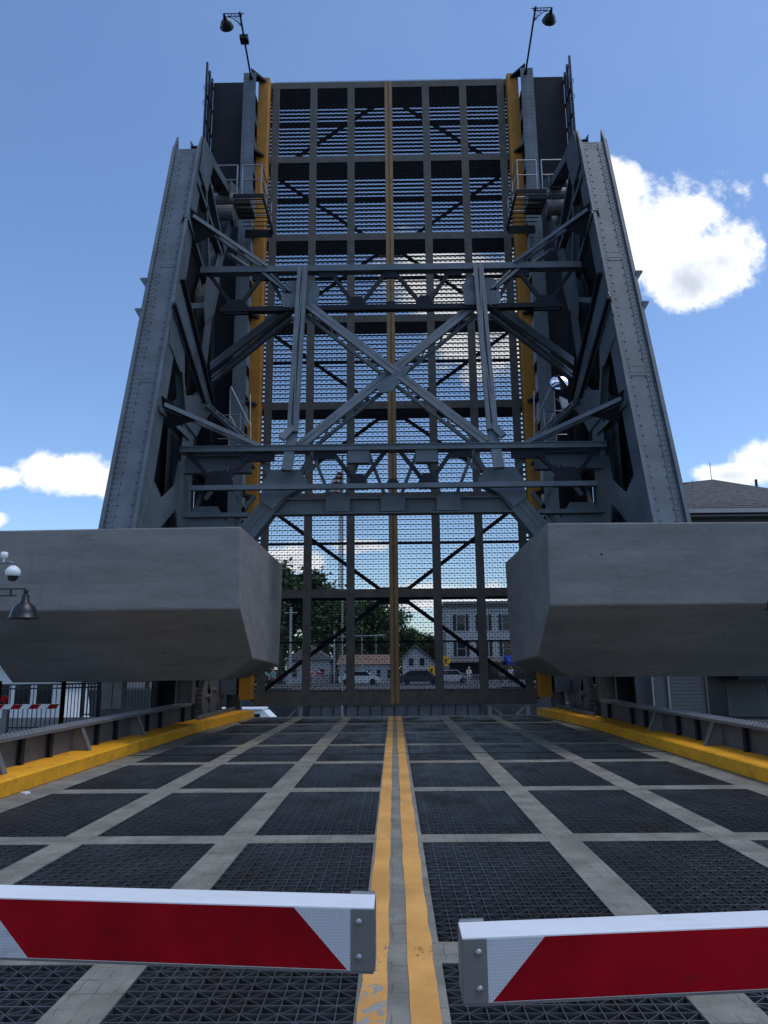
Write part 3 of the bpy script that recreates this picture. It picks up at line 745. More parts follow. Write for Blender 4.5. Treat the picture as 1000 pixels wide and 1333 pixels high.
    # pivot shaft
    mb = MB(); mb.tube([(s*6.2, 27.0, 20.35), (s*7.9, 27.0, 20.35)], .32, 16); mb.tube([(s*6.1, 26.2, 19.3), (s*7.9, 26.2, 19.3)], .30, 16); mb.build('pivot_shaft', GREYP, bf)
mb = MB(); mb.box(-6.4, 6.4, 22.93, 23.27, 14.93, 15.13); mb.box(-6.4, 6.4, 22.905, 22.93, 14.90, 14.925); mb.build('upper_sway_strut', STEEL, bf)
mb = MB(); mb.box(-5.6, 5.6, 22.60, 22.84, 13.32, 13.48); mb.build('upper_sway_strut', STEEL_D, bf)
mb = MB(); mb.box(-6.3, 6.3, 21.22, 21.58, 8.17, 8.29); mb.box(-6.3, 6.3, 21.18, 21.62, 8.294, 8.32); mb.box(-6.3, 6.3, 21.18, 21.62, 8.14, 8.166); mb.build('lower_sway_strut', STEEL, bf)
mb = MB(); mb.box(-5.9, 5.9, 20.98, 21.18, 6.93, 7.07); mb.build('lower_sway_strut', STEEL, bf)
mb = MB(); mb.box(-3.6, 3.6, 21.7, 22.1, 6.33, 6.37); mb.box(-3.5, 3.5, 21.88, 21.92, 6.375, 6.78); mb.box(-3.4, 3.4, 21.75, 22.05, 6.785, 6.82)
mb.rivets((-3.3, 21.875, 6.42), (3.3, 21.875, 6.42), .15, (0, -1, 0), .02); mb.build('portal_girder', STEEL, bf)
for x in (-1.65, 0, 1.65):
    mb = MB(); mb.prism([(x-.36, 6.40), (x+.36, 6.40), (x+.36, 6.78), (x+.26, 6.95), (x-.26, 6.95), (x-.36, 6.78)], 'y', 21.72, 21.75)
    for q in (-1, 1): mb.bar((x+q*.25, 21.74, 6.9), (x+q*.75, 21.3, 8.15), .10, .08, (0, 1, 0))
    mb.build('batten_plate', STEEL, bf)
for s in (-1, 1):
    mb = MB(); mb.prism([(s*1.0-.32, 7.75), (s*1.0+.32, 7.75), (s*1.0+.32, 8.16), (s*1.0-.32, 8.16)], 'y', 21.24, 21.27)
    mb.box(s*1.0-.34, s*1.0+.34, 21.0, 21.24, 7.70, 7.74); mb.build('batten_plate', STEEL, bf)
mb = MB(); X0 = (0, 22.0, 10.75); mb.prism([(-.5, 10.35), (.42, 11.05), (.55, 10.9), (.0, 10.2), (-.36, 10.15)], 'y', 21.86, 21.90)
for k in range(7): mb.rivet((-.3+k*.11, 21.86, 10.5+k*.06), (0, -1, 0), .022); mb.rivet((-.2+k*.1, 21.86, 10.36+k*.06), (0, -1, 0), .022)
mb.build('centre_gusset', STEEL, bf)

# ------------------------------------------------------------------ fixed towers, one each side
def tower(s):
    t = empty('bridge_tower', (s*7.6, 27, 0))
    for (y0, z0, y1, z1) in ((25.6, 0, 26.8, 20.4), (31.0, -1.6, 27.6, 20.4)):
        mb = MB()
        for q in (-1, 1): mb.bar((s*7.6+q*.3, y0, z0), (s*7.6+q*.3, y1, z1), .05, .55, (0, 1, 0))
        mb.bar((s*7.6, y0, z0), (s*7.6, y1, z1), .6, .03, (0, 1, 0), (0, .2))
        mb.build('tower_leg', STEEL_D, t)
    for z in (4.5, 9, 13.5):
        mb = MB(); mb.ibar((s*7.6, 25.9, z), (s*7.6, 30.2-z*.12, z), .3, .4); mb.build('tower_strut', STEEL_D, t)
    for (a, b) in ((4.5, 9), (9, 13.5)):
        mb = MB(); mb.bar((s*7.6, 26.0, a), (s*7.6, 29.0, b), .2, .16, (1, 0, 0)); mb.build('tower_brace', STEEL_D, t)
    # foot columns seen under the counterweight
    for (x, y) in ((6.95, 25.4), (6.35, 30.3)):
        mb = MB(); mb.box(s*x-.26, s*x+.26, y-.02, y+.02, .1, 4.6); mb.box(s*x-.28, s*x-.24, y-.2, y+.2, .1, 4.6); mb.box(s*x+.24, s*x+.28, y-.2, y+.2, .1, 4.6)
        for q in (-.2, .2): mb.rivets((s*x+q, y-.02, .3), (s*x+q, y-.02, 3.2), .16, (0, -1, 0), .02)
        mb.build('tower_column', WALLP, t)
    # platform by the pivot
    mb = MB(); x0, x1 = sorted((s*4.95, s*6.1)); [mb.box(x0+.01, x1, 26.2+k*.3, 26.23+k*.3, 19.86, 19.89) for k in range(7)]; mb.box(x0, x1, 25.96, 26.0, 19.80, 19.96); mb.box(x0, x1, 28.4, 28.44, 19.6, 19.96)
    mb.box(*sorted((s*4.9, s*4.95)), 25.96, 28.44, 19.74, 19.96)
    mb.build('platform_floor', STEEL_D, t)
    mb = MB(); zt = 21.25
    def rail(pts): mb.tube(pts, .026, 6)
    xo, xi = s*5.0, s*6.9
    for zz in (zt, 20.6): rail([(xo, 26.0, zz), (xo, 28.35, zz)]); rail([(xo, 26.0, zz), (s*5.75, 26.0, zz)]); rail([(s*5.95, 26.0, zz), (xi, 26.0, zz)]); rail([(xo, 28.35, zz), (s*5.8, 28.35, zz)])
    for (x, y) in ((xo, 26.0), (xo, 27.2), (xo, 28.35), (s*5.75, 26.0), (s*5.95, 26.0), (xi, 26.0), (s*5.8, 28.35)): rail([(x, y, 19.9), (x, y, zt)])
    mb.build('platform_railing', GALV, t)
    mb = MB(); mb.tube([(s*5.5, 26.6, 20.1), (s*6.3, 26.6, 20.1)], .22, 12); mb.box(*sorted((s*5.5, s*6.2)), 26.9, 27.6, 19.905, 20.5); mb.build('pivot_bearing', GREYP, t)
    # access ladder and small landing lower down
    mb = MB(); 
    for zz in (10.0, 10.9): mb.tube([(s*5.5, 25.9, zz), (s*6.3, 25.9, zz)], .022, 6)
    mb.tube([(s*5.5, 25.9, 9.2), (s*5.5, 25.9, 10.95)], .024, 6); mb.tube([(s*5.9, 25.9, 9.2), (s*5.9, 25.9, 12.0)], .03, 6)
    mb.tube([(s*5.3, 26.5, 11.9), (s*5.1, 25.9, 9.6)], .022, 6); mb.tube([(s*5.9, 25.9, 12.0), (s*5.1, 25.9, 10.4)], .022, 6); mb.tube([(s*5.9, 25.9, 10.9), (s*5.1, 25.9, 9.3)], .022, 6)
    mb.build('stair_rail', GALV, t)
    mb = MB(); mb.box(*sorted((s*5.1, s*6.6)), 25.6, 26.8, 9.1, 9.16); mb.build('landing', STEEL_D, t)
    return t
tag(tower(-1), 'dark steel support tower with a railed pivot platform behind the left chord', 'bridge tower', 'towers carrying the balance frame')
tag(tower(1), 'dark steel support tower with a railed pivot platform behind the right chord', 'bridge tower', 'towers carrying the balance frame')

# drive machinery between the tower feet
def machinery(s):
    t = empty('drive_machinery', (s*6.8, 27.5, .1))
    mb = MB(); mb.box(*sorted((s*6.5, s*7.6)), 26.0, 29.5, .1, .35); mb.box(*sorted((s*6.15, s*6.2)), 24.0, 29.6, .3, .42); mb.build('bed_plate', STEEL, t)
    for (y, r) in ((26.6, .55), (27.6, .75), (28.8, .5)):
        mb = MB(); mb.tube([(s*6.55, y, .35+r), (s*6.75, y, .35+r)], r, 24)
        for k in range(24): a = k*math.pi/12; mb.box(*sorted((s*6.55, s*6.75)), y+math.cos(a)*(r+.03)-.04, y+math.cos(a)*(r+.03)+.04, .35+r+math.sin(a)*(r+.03)-.04, .35+r+math.sin(a)*(r+.03)+.04)
        mb.tube([(s*6.4, y, .35+r), (s*7.5, y, .35+r)], .09, 12); mb.build('gear', GREYP, t)
    for y in (26.1, 28.2):
        mb = MB(); mb.prism([(y-.2, .35), (y+.2, .35), (y+.12, 1.2), (y-.12, 1.2)], 'x', s*6.8, s*6.95); mb.build('bearing_stand', GREYP, t)
    mb = MB(); mb.tube([(s*7.1, 26.8, .8), (s*7.1, 27.8, .8)], .3, 16); mb.build('motor', GREYP, t)
    return t
tag(machinery(-1), 'grey gears and motor in the shade under the left counterweight', 'machinery', 'drive machinery by the tower feet')
tag(machinery(1), 'grey gears and motor in the shade under the right counterweight', 'machinery', 'drive machinery by the tower feet')

rnd = random.Random(5); mb = MB()
for k in range(90):
    s_ = rnd.choice((-1, 1)); x = s_*rnd.choice((rnd.uniform(5.45, 5.88), rnd.uniform(5.7, 5.88), rnd.uniform(1.7, 1.95), rnd.uniform(3.5, 3.8))); y = rnd.uniform(4, 28); r_ = rnd.uniform(.008, .028)
    c = Vector((x, y, .012)); v0 = len(mb.v)
    pts = [c+Vector((rnd.uniform(-r_, r_), rnd.uniform(-r_, r_), rnd.uniform(-.004, r_*.5))) for _ in range(4)]
    mb.v += [tuple(p) for p in pts]; mb.f += [(v0, v0+1, v0+2), (v0, v0+2, v0+3), (v0, v0+3, v0+1), (v0+1, v0+3, v0+2)]
tag(mb.build('grit', mat('grit_stone', (.30, .27, .23), .9, 0, .5, 6)), 'small stones and grit scattered along the concrete strips of the deck', 'grit', kind='stuff')
mb = MB(); mb.prism([(-5.84, 12.15), (-5.74, 12.10), (-5.70, 12.2), (-5.78, 12.26), (-5.85, 12.22)], 'z', .004, .03)
tag(mb.build('paper_scrap', WHITE), 'small white paper scrap at the foot of the left yellow kerb', 'litter')

# ------------------------------------------------------------------ barrier gates
def gate_arm(s, x_end, y_end, ang, ztop, label, scrollers):
    """arm runs away from the centre; local x goes outward"""
    g = empty('barrier_arm', (x_end, y_end, ztop-.156), (0, 0, ang))
    Lg = 5.4; o = s; hh = .156; dp = .128
    mb = MB(); mb.prism([(o*.0006, .004), (o*Lg, .004), (o*Lg, dp), (o*.105*dp, dp)], 'z', 0, hh)
    bm_ = mb.build('arm_beam', WHITE, g, local=True)
    def face(name, poly, m, y): q = MB(); q.prism(poly, 'y', y-.0015, y); return q.build(name, m, g, local=True)
    face('end_plate', [(o*.0, .001), (o*.064, .001), (o*.064, hh-.003), (o*.0, hh-.003)], GREYP, .0025)
    q = MB()
    for z in (.035, .122): q.lathe([(.0095, 0), (.0095, .003), (.006, .006), (.0, .008)], (o*.042, .0, z), (0, -1, 0), 12)
    q.build('bolt_pair', GALV, g, local=True)
    # end wedge in white sheeting, then red and white slanted stripes
    slant = .150; x = .0655; zt, zb = hh-.003, .003
    first = .068
    if s < 0: top0, bot0 = .222, .074
    else: top0, bot0 = .222, .076
    face('white_stripe', [(o*x, zb), (o*bot0, zb), (o*top0, zt), (o*x, zt)], SHEET, .0025)
    P = top0; Q = bot0; k = 0
    while Q < Lg:
        wd = .912 if k % 2 == 0 else .80
        P2, Q2 = min(P+wd, Lg), min(Q+wd, Lg)
        face('red_stripe' if k % 2 == 0 else 'white_stripe', [(o*Q, zb), (o*Q2, zb), (o*P2, zt), (o*P, zt)], RED if k % 2 == 0 else SHEET, .0025)
        P, Q = P2, Q2; k += 1
        if P >= Lg-.01: break
    # thin dark seam below and a small tab at the tip
    q = MB(); q.prism([(o*.003, .003), (o*Lg, .003), (o*Lg, dp-.003), (o*.108*dp, dp-.003)], 'z', -.006, -.0005); q.build('bottom_trim', GREYP, g, local=True)
    q = MB(); q.prism([(o*.0, .003), (-o*.002, .003), (o*(.103*dp-.002), dp), (o*.104*dp, dp)], 'z', 0, hh); q.box(*sorted((o*.016, o*.085)), dp+.001, dp+.012, .02, hh+.006); q.build('end_cap', GALV, g, local=True)
    # the post it swings from, beyond the kerb and out of frame
    q = MB(); q.box(*sorted((o*(Lg-.1), o*(Lg+.35))), -.1, .3, -(ztop-.156), hh+.25); q.build('gate_post', GREYP, g, local=True)
    tag(g, label, 'barrier gate', 'barrier arms closed across the road')
    return g
gate_arm(-1, -.083, 2.2, -.105, 1.256, 'red and white striped barrier arm reaching in from the left', 0)
gate_arm(1, .150, 2.155, .1, 1.195, 'red and white striped barrier arm reaching in from the right, slightly lower', 0)

# ------------------------------------------------------------------ lamps
def lamp_parts(root, foot, top, outdir, updir, arm=.75, scale=1.0, plate_box=None, lattice=True, local=False):
    """foot, top: pole ends; outdir: where the arm goes; updir: the lamp's own up"""
    f, tp = Vector(foot), Vector(top); U = Vector(updir).normalized(); O = Vector(outdir).normalized()
    mb = MB(); mb.tube([f, tp+U*.12*scale], .045*scale, 8); mb.lathe([(.09*scale, 0), (.09*scale, .1), (.05*scale, .2)], f, U, 12); mb.build('pole', BLACK, root)
    a0 = tp-O*.18*scale; a1 = tp+O*(arm+.0)*scale
    mb = MB(); mb.bar(a0, a1, .03*scale, .03*scale, U, (0, .05)); mb.bar(a0+O*.1, a1-O*.15, .03*scale, .03*scale, U, (0, -.06))
    n = 5
    for k in range(n): c = a0.lerp(a1, (k+.8)/(n+1)); mb.bar(c-U*.06, c+U*.05, .05*scale, .02, O)
    pts = []
    for k in range(9): a = math.pi/2*k/8; pts.append(tp-U*.75*scale*(1-math.sin(a)) - U*.08 + O*(.62*scale*(1-math.cos(a))))
    mb.tube(pts, .018*scale, 6)
    for (q, r_) in ((.16, .10), (.08, .06)):
        c = tp+O*(q+.04)*scale-U*(.22 if q > .1 else .42)*scale; mb.tube([c+(O*math.cos(a*math.pi/5)+U*math.sin(a*math.pi/5))*r_*scale for a in range(10)], .012*scale, 5)
    mb.build('bracket_arm', BLACK, root)
    hd = a1+U*.03
    mb = MB(); mb.lathe([(.03*scale, .02), (.05*scale, 0), (.05*scale, -.05*scale), (.035*scale, -.06*scale), (.075*scale, -.12*scale), (.085*scale, -.24*scale), (.12*scale, -.27*scale), (.20*scale, -.34*scale), (.255*scale, -.46*scale), (.275*scale, -.56*scale), (.31*scale, -.585*scale), (.31*scale, -.60*scale), (.26*scale, -.60*scale), (.2*scale, -.42*scale), (.0, -.34*scale)], hd, U, 28)
    mb.build('lamp_shade', BLACK, root, smooth=True)
for s, lab in ((-1, 'black gooseneck lamp sticking out from the raised leaf at its top left corner'), (1, 'black gooseneck lamp sticking out from the raised leaf at its top right corner')):
    L = empty('bridge_lamp', (s*6.16, 28.95, 27.85)); 
    lamp_parts(L, (s*6.16, 28.95, 27.85), (s*6.06, 25.95, 28.2), (s, 0, .02), (0, -1, .12), arm=.70, scale=.95)
    tag(L, lab, 'lamp', 'lamps on the raised leaf')
    if s < 0:
        mb = MB(); mb.box(-6.28, -5.93, 26.9, 27.25, 28.0, 28.2); mb.build('control_box', BLACK, L)
for s, lab in ((-1, 'black pendant street lamp on a scrolled arm before the left counterweight'), (1, 'black pendant street lamp half cut by the right edge of the photo')):
    L = empty('street_lamp', (s*7.25, 12.2, .12))
    lamp_parts(L, (s*7.25, 12.2, .12), (s*7.15, 12.2, 3.14 if s < 0 else 3.17), (-s, 0, 0), (0, 0, 1), arm=(1.10 if s < 0 else .93)/.78, scale=.78)
    tag(L, lab, 'street lamp', 'street lamps beside the deck')
    if s < 0: lampL = L
# dome camera above the left lamp
cm = empty('security_camera', (-6.5, 12.2, 3.45)); dc = (-6.24, 12.1, 3.46)
mb = MB(); mb.lathe([(.0, .10), (.04, .10), (.09, .06), (.115, .02), (.118, -.06), (.10, -.07)], dc, n=24); mb.build('housing', WHITE, cm, smooth=True)
mb = MB(); mb.lathe([(.085, -.07), (.08, -.11), (.05, -.145), (.0, -.155)], dc, n=24); mb.build('dome', GLASS, cm, smooth=True)
mb = MB(); mb.tube([(-6.24, 12.1, 3.55), (-6.24, 12.1, 3.60), (-6.30, 12.12, 3.62), (-7.2, 12.2, 3.60)], .022, 8); mb.tube([(-7.2, 12.2, 3.1), (-7.2, 12.2, 3.9)], .04, 8); mb.build('mounting_arm', GALV, cm)
mb = MB(); mb.lathe([(.0, .06), (.05, .05), (.06, 0), (.05, -.05), (0, -.06)], (-6.42, 12.12, 3.74), n=16); mb.tube([(-6.42, 12.12, 3.62), (-6.42, 12.12, 3.7)], .02); mb.build('antenna_globe', WHITE, cm, smooth=True)
tag(cm, 'white dome security camera on a bracket above the left street lamp', 'camera')

# convex mirror and a small floodlight on the right tower
mi = empty('convex_mirror', (6.02, 25.8, 11.9))
mb = MB(); mb.lathe([(.33*math.cos(math.pi/2*k/9), .075*math.sin(math.pi/2*k/9)**1) if 0 else (.33*(1-k/9)+.001, .07*(1-(1-k/9)**2)) for k in range(10)], (6.08, 25.75, 11.93), (-.10, -1, .35), 36)
MIR = mat('mirror_glass', (.9, .9, .92), .1, 1.0, 0.0, 1); MIR.node_tree.nodes['Principled BSDF'].inputs['Roughness'].default_value = .04
for l in list(MIR.node_tree.links):
    if l.to_socket.name == 'Roughness': MIR.node_tree.links.remove(l)
mb.build('mirror_face', MIR, mi, smooth=True)
mb = MB(); mb.lathe([(.33, -.01), (.35, -.01), (.35, .01), (.33, .012), (.33, -.01)], (6.08, 25.75, 11.93), (-.10, -1, .35), 32); mb.lathe([(.33, -.01), (.1, -.06), (0, -.06)], (6.08, 25.75, 11.93), (-.10, -1, .35), 32); mb.build('mirror_rim', BLACK, mi)
mb = MB(); mb.tube([(6.08, 25.82, 11.9), (5.9, 25.9, 11.7)], .03); mb.build('bracket', BLACK, mi)
tag(mi, 'round convex mirror reflecting sky on the right tower', 'mirror')
fl = empty('floodlight', (6.1, 25.85, 11.1))
mb = MB(); mb.prism([(6.05, 11.35), (6.32, 11.2), (6.35, 10.95), (6.15, 10.9)], 'y', 25.6, 25.8); mb.build('lamp_housing', WHITE, fl)
mb = MB(); mb.tube([(5.9, 25.9, 11.4), (6.1, 25.8, 11.2)], .02); mb.build('bracket', GALV, fl)
tag(fl, 'small white floodlight below the convex mirror', 'floodlight')

# ------------------------------------------------------------------ near side surroundings
def fence(pts, h, name_label, group='black picket fences', sp=.13, z0=0):
    o = empty('picket_fence', (pts[0][0], pts[0][1], z0))
    for i in range(len(pts)-1):
        a = Vector((pts[i][0], pts[i][1], z0)); b = Vector((pts[i+1][0], pts[i+1][1], z0)); L = (b-a).length
        mb = MB()
        for z in (.12, h-.12, h): mb.bar(a+Vector((0, 0, z)), b+Vector((0, 0, z)), .045, .045)
        n = int(L/sp)
        for k in range(n): p = a.lerp(b, (k+.5)/n); mb.box(p.x-.011, p.x+.011, p.y-.011, p.y+.011, z0+.05, z0+h)
        mb.build('picket_panel', BLACK, o)
        nn = max(1, int(L/2.4))
        for k in range(nn+1):
            p = a.lerp(b, k/nn); mb = MB(); mb.box(p.x-.05, p.x+.05, p.y-.05, p.y+.05, z0, z0+h+.12); mb.build('fence_post', BLACK, o)
    tag(o, name_label, 'fence', group); return o
fence([(-14.5, 22.0), (-12.4, 23.9), (-10.5, 24.2), (-9.9, 25.6)], 1.42, 'black picket fence in front of the white tour boat at far left')
fence([(-12.5, 30.6), (-9.6, 30.4), (-8.5, 30.4), (-8.5, 27)], 1.5, 'black picket fence behind the grey cabinet under the left counterweight')
cb = empty('utility_cabinet', (-9.35, 25.6, 0)); mb = MB(); mb.box(-9.7, -9.05, 25.3, 25.8, .6, 1.45); mb.box(-9.72, -9.03, 25.28, 25.82, 1.45, 1.48); mb.build('cabinet_body', GREYP, cb)
mb = MB(); mb.box(-9.36, -9.34, 25.285, 25.298, .65, 1.4); mb.build('door_seam', BLACK, cb); mb = MB(); mb.tube([(-9.37, 25.6, 0), (-9.37, 25.6, .6)], .05); mb.build('post', GREYP, cb)
tag(cb, 'grey utility cabinet on a post by the left fence', 'cabinet')
# small pedestrian gate
pg = empty('pedestrian_gate', (-12.6, 21.6, 0))
mb = MB(); mb.box(-13.5, -9.52, 21.58, 21.62, .80, .93); mb.build('arm_beam', WHITE, pg)
for k in range(8):
    x0 = -13.45+k*.52; 
    mb = MB(); mb.prism([(x0, .802), (x0+.26, .802), (x0+.36, .928), (x0+.1, .928)], 'y', 21.57, 21.5785); mb.build('red_stripe', RED, pg)
mb = MB(); mb.tube([(-11.0, 21.57, 1.08), (-11.0, 21.50, 1.08)], .095, 16); mb.tube([(-11.0, 21.6, .93), (-11.0, 21.6, 1.05)], .02); mb.build('warning_lamp', RED, pg)
mb = MB(); mb.box(-11.1, -10.95, 21.65, 21.8, 0, .8); mb.build('post', GREYP, pg)
tag(pg, 'small red and white gate arm with a red warning lamp by the left fence', 'gate')
# the tour boat at far left
tb = empty('tour_boat', (-24, 44, -4))
mb = MB(); mb.prism([(-34, -3.0), (-33, -4.1), (-20.5, -4.1), (-18.4, -2.2), (-34, -2.2)], 'y', 43, 48); mb.build('hull', WHITE, tb)
mb = MB(); mb.prism([(-33, -2.19), (-18.6, -2.19), (-19.1, 1.12), (-23.4, 2.2), (-33, 3.2)], 'y', 43.6, 47.4); mb.build('cabin', WHITE, tb)
mb = MB(); mb.prism([(-33, 3.21), (-23.4, 2.21), (-18.7, 1.13), (-18.7, 1.26), (-23.4, 2.36), (-33, 3.36)], 'y', 43.2, 47.8); mb.build('roof', WHITE, tb)
for k in range(10):
    x0 = -31.4+k*1.22; mb = MB(); mb.box(x0, x0+.85, 43.56, 43.598, -.1, 1.05); mb.build('window', GLASS, tb)
mb = MB(); mb.box(-31, -19.5, 43.57, 43.598, -2.0, -1.0); mb.build('dark_band', BLACK, tb)
tag(tb, 'white tour boat with square dark windows moored at far left', 'boat')

# control house at right
hs = empty('control_house', (9.5, 28, 0))
X0, X1, Y0, Y1, ZE = 9.5, 18.2, 28.3, 36.3, 7.55
mb = MB()
mb.box(X0, X1, Y0, Y1, -.02, ZE)
for k in range(58): z = .15+k*.13; mb.box(X0-.012, X1, Y0-.014, Y0-.001, z, z+.012)
mb.build('wall', SIDING, hs)
mb = MB(); ex = .55; zr = 9.75
A_ = [(X0-ex, Y0-ex, ZE), (X1+ex, Y0-ex, ZE), (X1+ex, Y1+ex, ZE), (X0-ex, Y1+ex, ZE), (11.8, 32.3, 9.62), (14.15, 32.3, 9.85)]
mb.add(A_, [(0, 1, 5, 4), (1, 2, 5), (2, 3, 4, 5), (3, 0, 4), (0, 3, 2, 1)])
for k in range(1, 17):
    f = k/17; zc = ZE+(9.75-ZE)*f; y = Y0-ex+(32.3-Y0+ex)*f; xa = X0-ex+(11.8-X0+ex)*f; xb = X1+ex+(14.15-X1-ex)*f
    mb.bar((xa, y, zc+.01), (xb, y, zc+.015), .10, .022, (0, -.5, 1))
mb.build('roof', SHINGLE, hs)
mb = MB(); mb.box(X0-ex, X1+ex, Y0-ex-.12, Y0-ex-.002, ZE-.13, ZE+.03); mb.build('gutter', TRIM, hs)
mb = MB(); mb.box(X0-ex, X1+ex, Y0-ex, Y0-.02, ZE-.25, ZE-.18); mb.build('soffit', SIDING, hs)
mb = MB(); mb.box(9.9, 11.6, Y0-.06, Y0-.016, 5.3, 7.0); w = mb.build('window', TRIM, hs); mb = MB(); mb.box(10.0, 11.5, Y0-.072, Y0-.062, 5.4, 6.88); sub('pane', GLASS, mb, w)
mb = MB(); mb.box(11.45, 12.1, Y0-.06, Y0-.016, 0, 2.15); w = mb.build('door', BLACK, hs); mb = MB(); mb.box(11.35, 11.44, Y0-.07, Y0-.016, 0, 2.25); mb.box(12.11, 12.2, Y0-.07, Y0-.016, 0, 2.25); sub('door_frame', SIDING, mb, w)
mb = MB(); [mb.box(12.9+k*.16, 12.98+k*.16, Y0-1.5, Y0-1.46, -.02, 1.318) for k in range(8)]; mb.build('slat_screen', BLACK, hs)
mb = MB(); mb.box(11.9, 14.2, Y0-1.6, Y0-.02, 1.32, 1.66); mb.build('awning', STEEL_D, hs)
for x in (9.42, 10.0):
    mb = MB(); mb.tube([(x, Y0-.08, 0), (x, Y0-.08, 2.6)], .04); mb.build('pipe', TRIM, hs)
mb = MB(); mb.tube([(11.9, 32.3, 9.6), (11.9, 32.3, 11.4)], .02); mb.tube([(12.5+.0, 30.5, 9), (12.5, 30.5, 9.4)], .0105); mb.build('antenna', BLACK, hs)
mb = MB(); mb.tube([(14.1, 32.3, 9.8), (14.1, 32.3, 10.6)], .015); mb.build('antenna', BLACK, hs)
mb = MB(); mb.tube([(15.9, 32.0, 8.9), (15.9, 32.0, 9.75)], .06); mb.build('vent_pipe', BLACK, hs)
tag(hs, 'grey sided control house with hipped shingle roof behind the right counterweight', 'house')

# ------------------------------------------------------------------ far bank
ab = empty('abutment', (0, 62, -3))
mb = MB(); mb.box(-7.0, 7.0, 62.0, 64.0, -4.5, -1.2); mb.box(-7.2, 7.2, 61.9, 62.3, -1.2, -1.05); mb.build('pier_wall', WALLP, ab)
for k in range(15): mb = MB(); mb.box(-6.9+k*.98-.03, -6.9+k*.98+.03, 61.94, 61.998, -4.4, -1.21); mb.build('pier_rib', STEEL_D, ab)
tag(ab, 'blue grey ribbed pier wall below the far end of the bridge', 'pier')
for s, lb in ((-1, 'cross braced steel fender left of the far pier wall'), (1, 'cross braced steel fender right of the far pier wall')):
    fd = empty('fender', (s*9, 61, -4)); mb = MB()
    for x in (7.5, 10.5): mb.box(s*x-.15, s*x+.15, 61.0, 61.3, -4.4, -1.0)
    mb.build('pile', GREYP, fd)
    mb = MB()
    mb.bar((s*7.6, 61.1, -3.8), (s*10.4, 61.1, -1.2), .15, .15); mb.bar((s*7.6, 61.25, -1.2), (s*10.4, 61.25, -3.8), .15, .15); mb.box(*sorted((s*7.3, s*10.8)), 60.9, 61.4, -1.15, -.95)
    mb.build('cross_bracing', GREYP, fd); tag(fd, lb, 'fender', 'fenders in the channel')
yt = empty('motor_yacht', (-10, 56, -4))
mb = MB(); mb.prism([(-14.6, -2.2), (-13.8, -3.6), (-8.6, -3.6), (-6.9, -2.0), (-7.2, -1.9), (-14.6, -1.95)], 'y', 55, 58); mb.build('hull', WHITE, yt)
mb = MB(); mb.prism([(-13.5, -1.94), (-8.6, -1.94), (-9.4, -1.2), (-13.5, -1.15)], 'y', 55.4, 57.6); mb.build('cabin', WHITE, yt)
for x in (-13.2, -11.9, -10.7): mb = MB(); mb.box(x, x+1.0, 55.37, 55.398, -1.75, -1.4); mb.build('window', GLASS, yt)
mb = MB(); mb.box(-13.6, -9.5, 55.3, 57.7, -1.14, -1.02); mb.build('flybridge_roof', WHITE, yt)
tag(yt, 'white motor yacht glimpsed under the raised leaf at left', 'boat')

def windows(root, x0, x1, z0, z1, y, n, m=GLASS, name='window', shut=True):
    w = (x1-x0)/n
    for k in range(n):
        xc = x0+w*(k+.5); mb = MB(); mb.box(xc-w*.2, xc+w*.2, y-.06, y-.01, z0, z1); o = mb.build(name, TRIM, root)
        mb = MB(); mb.box(xc-w*.17, xc+w*.17, y-.08, y-.062, z0+.05, (z0+z1)/2-.03); mb.box(xc-w*.17, xc+w*.17, y-.08, y-.062, (z0+z1)/2+.03, z1-.05); sub('pane', m, mb, o)
        if shut:
            for q in (-1, 1):
                mb = MB(); xs = xc+q*w*.28; mb.box(xs-w*.06, xs+w*.06, y-.05, y-.008, z0, z1); sub('shutter', BLACK, mb, o)
ho = empty('hotel_block', (13, 90, 0))
mb = MB(); mb.box(6.2, 26, 90, 104, -.05, 9.0); mb.build('wall', HWHITE, ho)
mb = MB(); mb.box(5.9, 26.3, 89.5, 104.3, 9.0, 9.35); mb.box(6.05, 26.1, 89.8, 90, 8.6, 8.98); mb.build('cornice', GREYP, ho)
windows(ho, 6.6, 25.6, 5.9, 7.8, 90, 7); windows(ho, 6.6, 25.6, 2.9, 4.7, 90, 7)
mb = MB(); mb.box(6.5, 25.5, 89.9, 89.99, .2, 2.3); mb.build('shop_front', GLASS, ho)
mb = MB(); mb.prism([(89.98, 2.8), (88.4, 2.35), (88.4, 2.2), (89.98, 2.3)], 'x', 6.5, 12.4); mb.build('awning', GREYP, ho)
mb = MB(); mb.prism([(89.98, 3.0), (88.0, 2.3), (88.0, 1.9), (89.98, 2.2)], 'x', 13.0, 19); mb.build('blue_awning', BLUE, ho)
tag(ho, 'three storey white building with dark shutters and a blue awning across the river', 'building')
gh = empty('gable_house', (3, 84, 0))
mb = MB(); mb.prism([(.9, 0), (4.6, 0), (4.6, 2.0), (2.3, 3.9), (.9, 2.6)], 'y', 84, 92); mb.build('wall', HWHITE, gh)
mb = MB(); mb.prism([(.6, 2.42), (2.3, 4.02), (4.9, 1.85), (4.9, 1.97), (2.3, 4.18), (.6, 2.58)], 'y', 83.6, 92.4); mb.build('roof', GREYP, gh)
for z in (.5, 1.9):
    for x in (1.6, 2.8): mb = MB(); mb.box(x, x+.5, 83.93, 83.99, z, z+.8); mb.build('window', GLASS, gh)
tag(gh, 'white gabled house beside the yellow centre line across the river', 'house')
lh = empty('shop_building', (-3, 86, 0))
mb = MB(); mb.box(-6.2, .2, 86, 92, 0, 2.1); mb.build('wall', HWHITE, lh)
mb = MB(); mb.prism([(85.6, 2.1), (92.4, 2.1), (89, 3.2)], 'x', -6.4, .4); mb.build('roof', BRNROOF, lh)
windows(lh, -6, 0, .5, 1.5, 86, 5, shut=False)
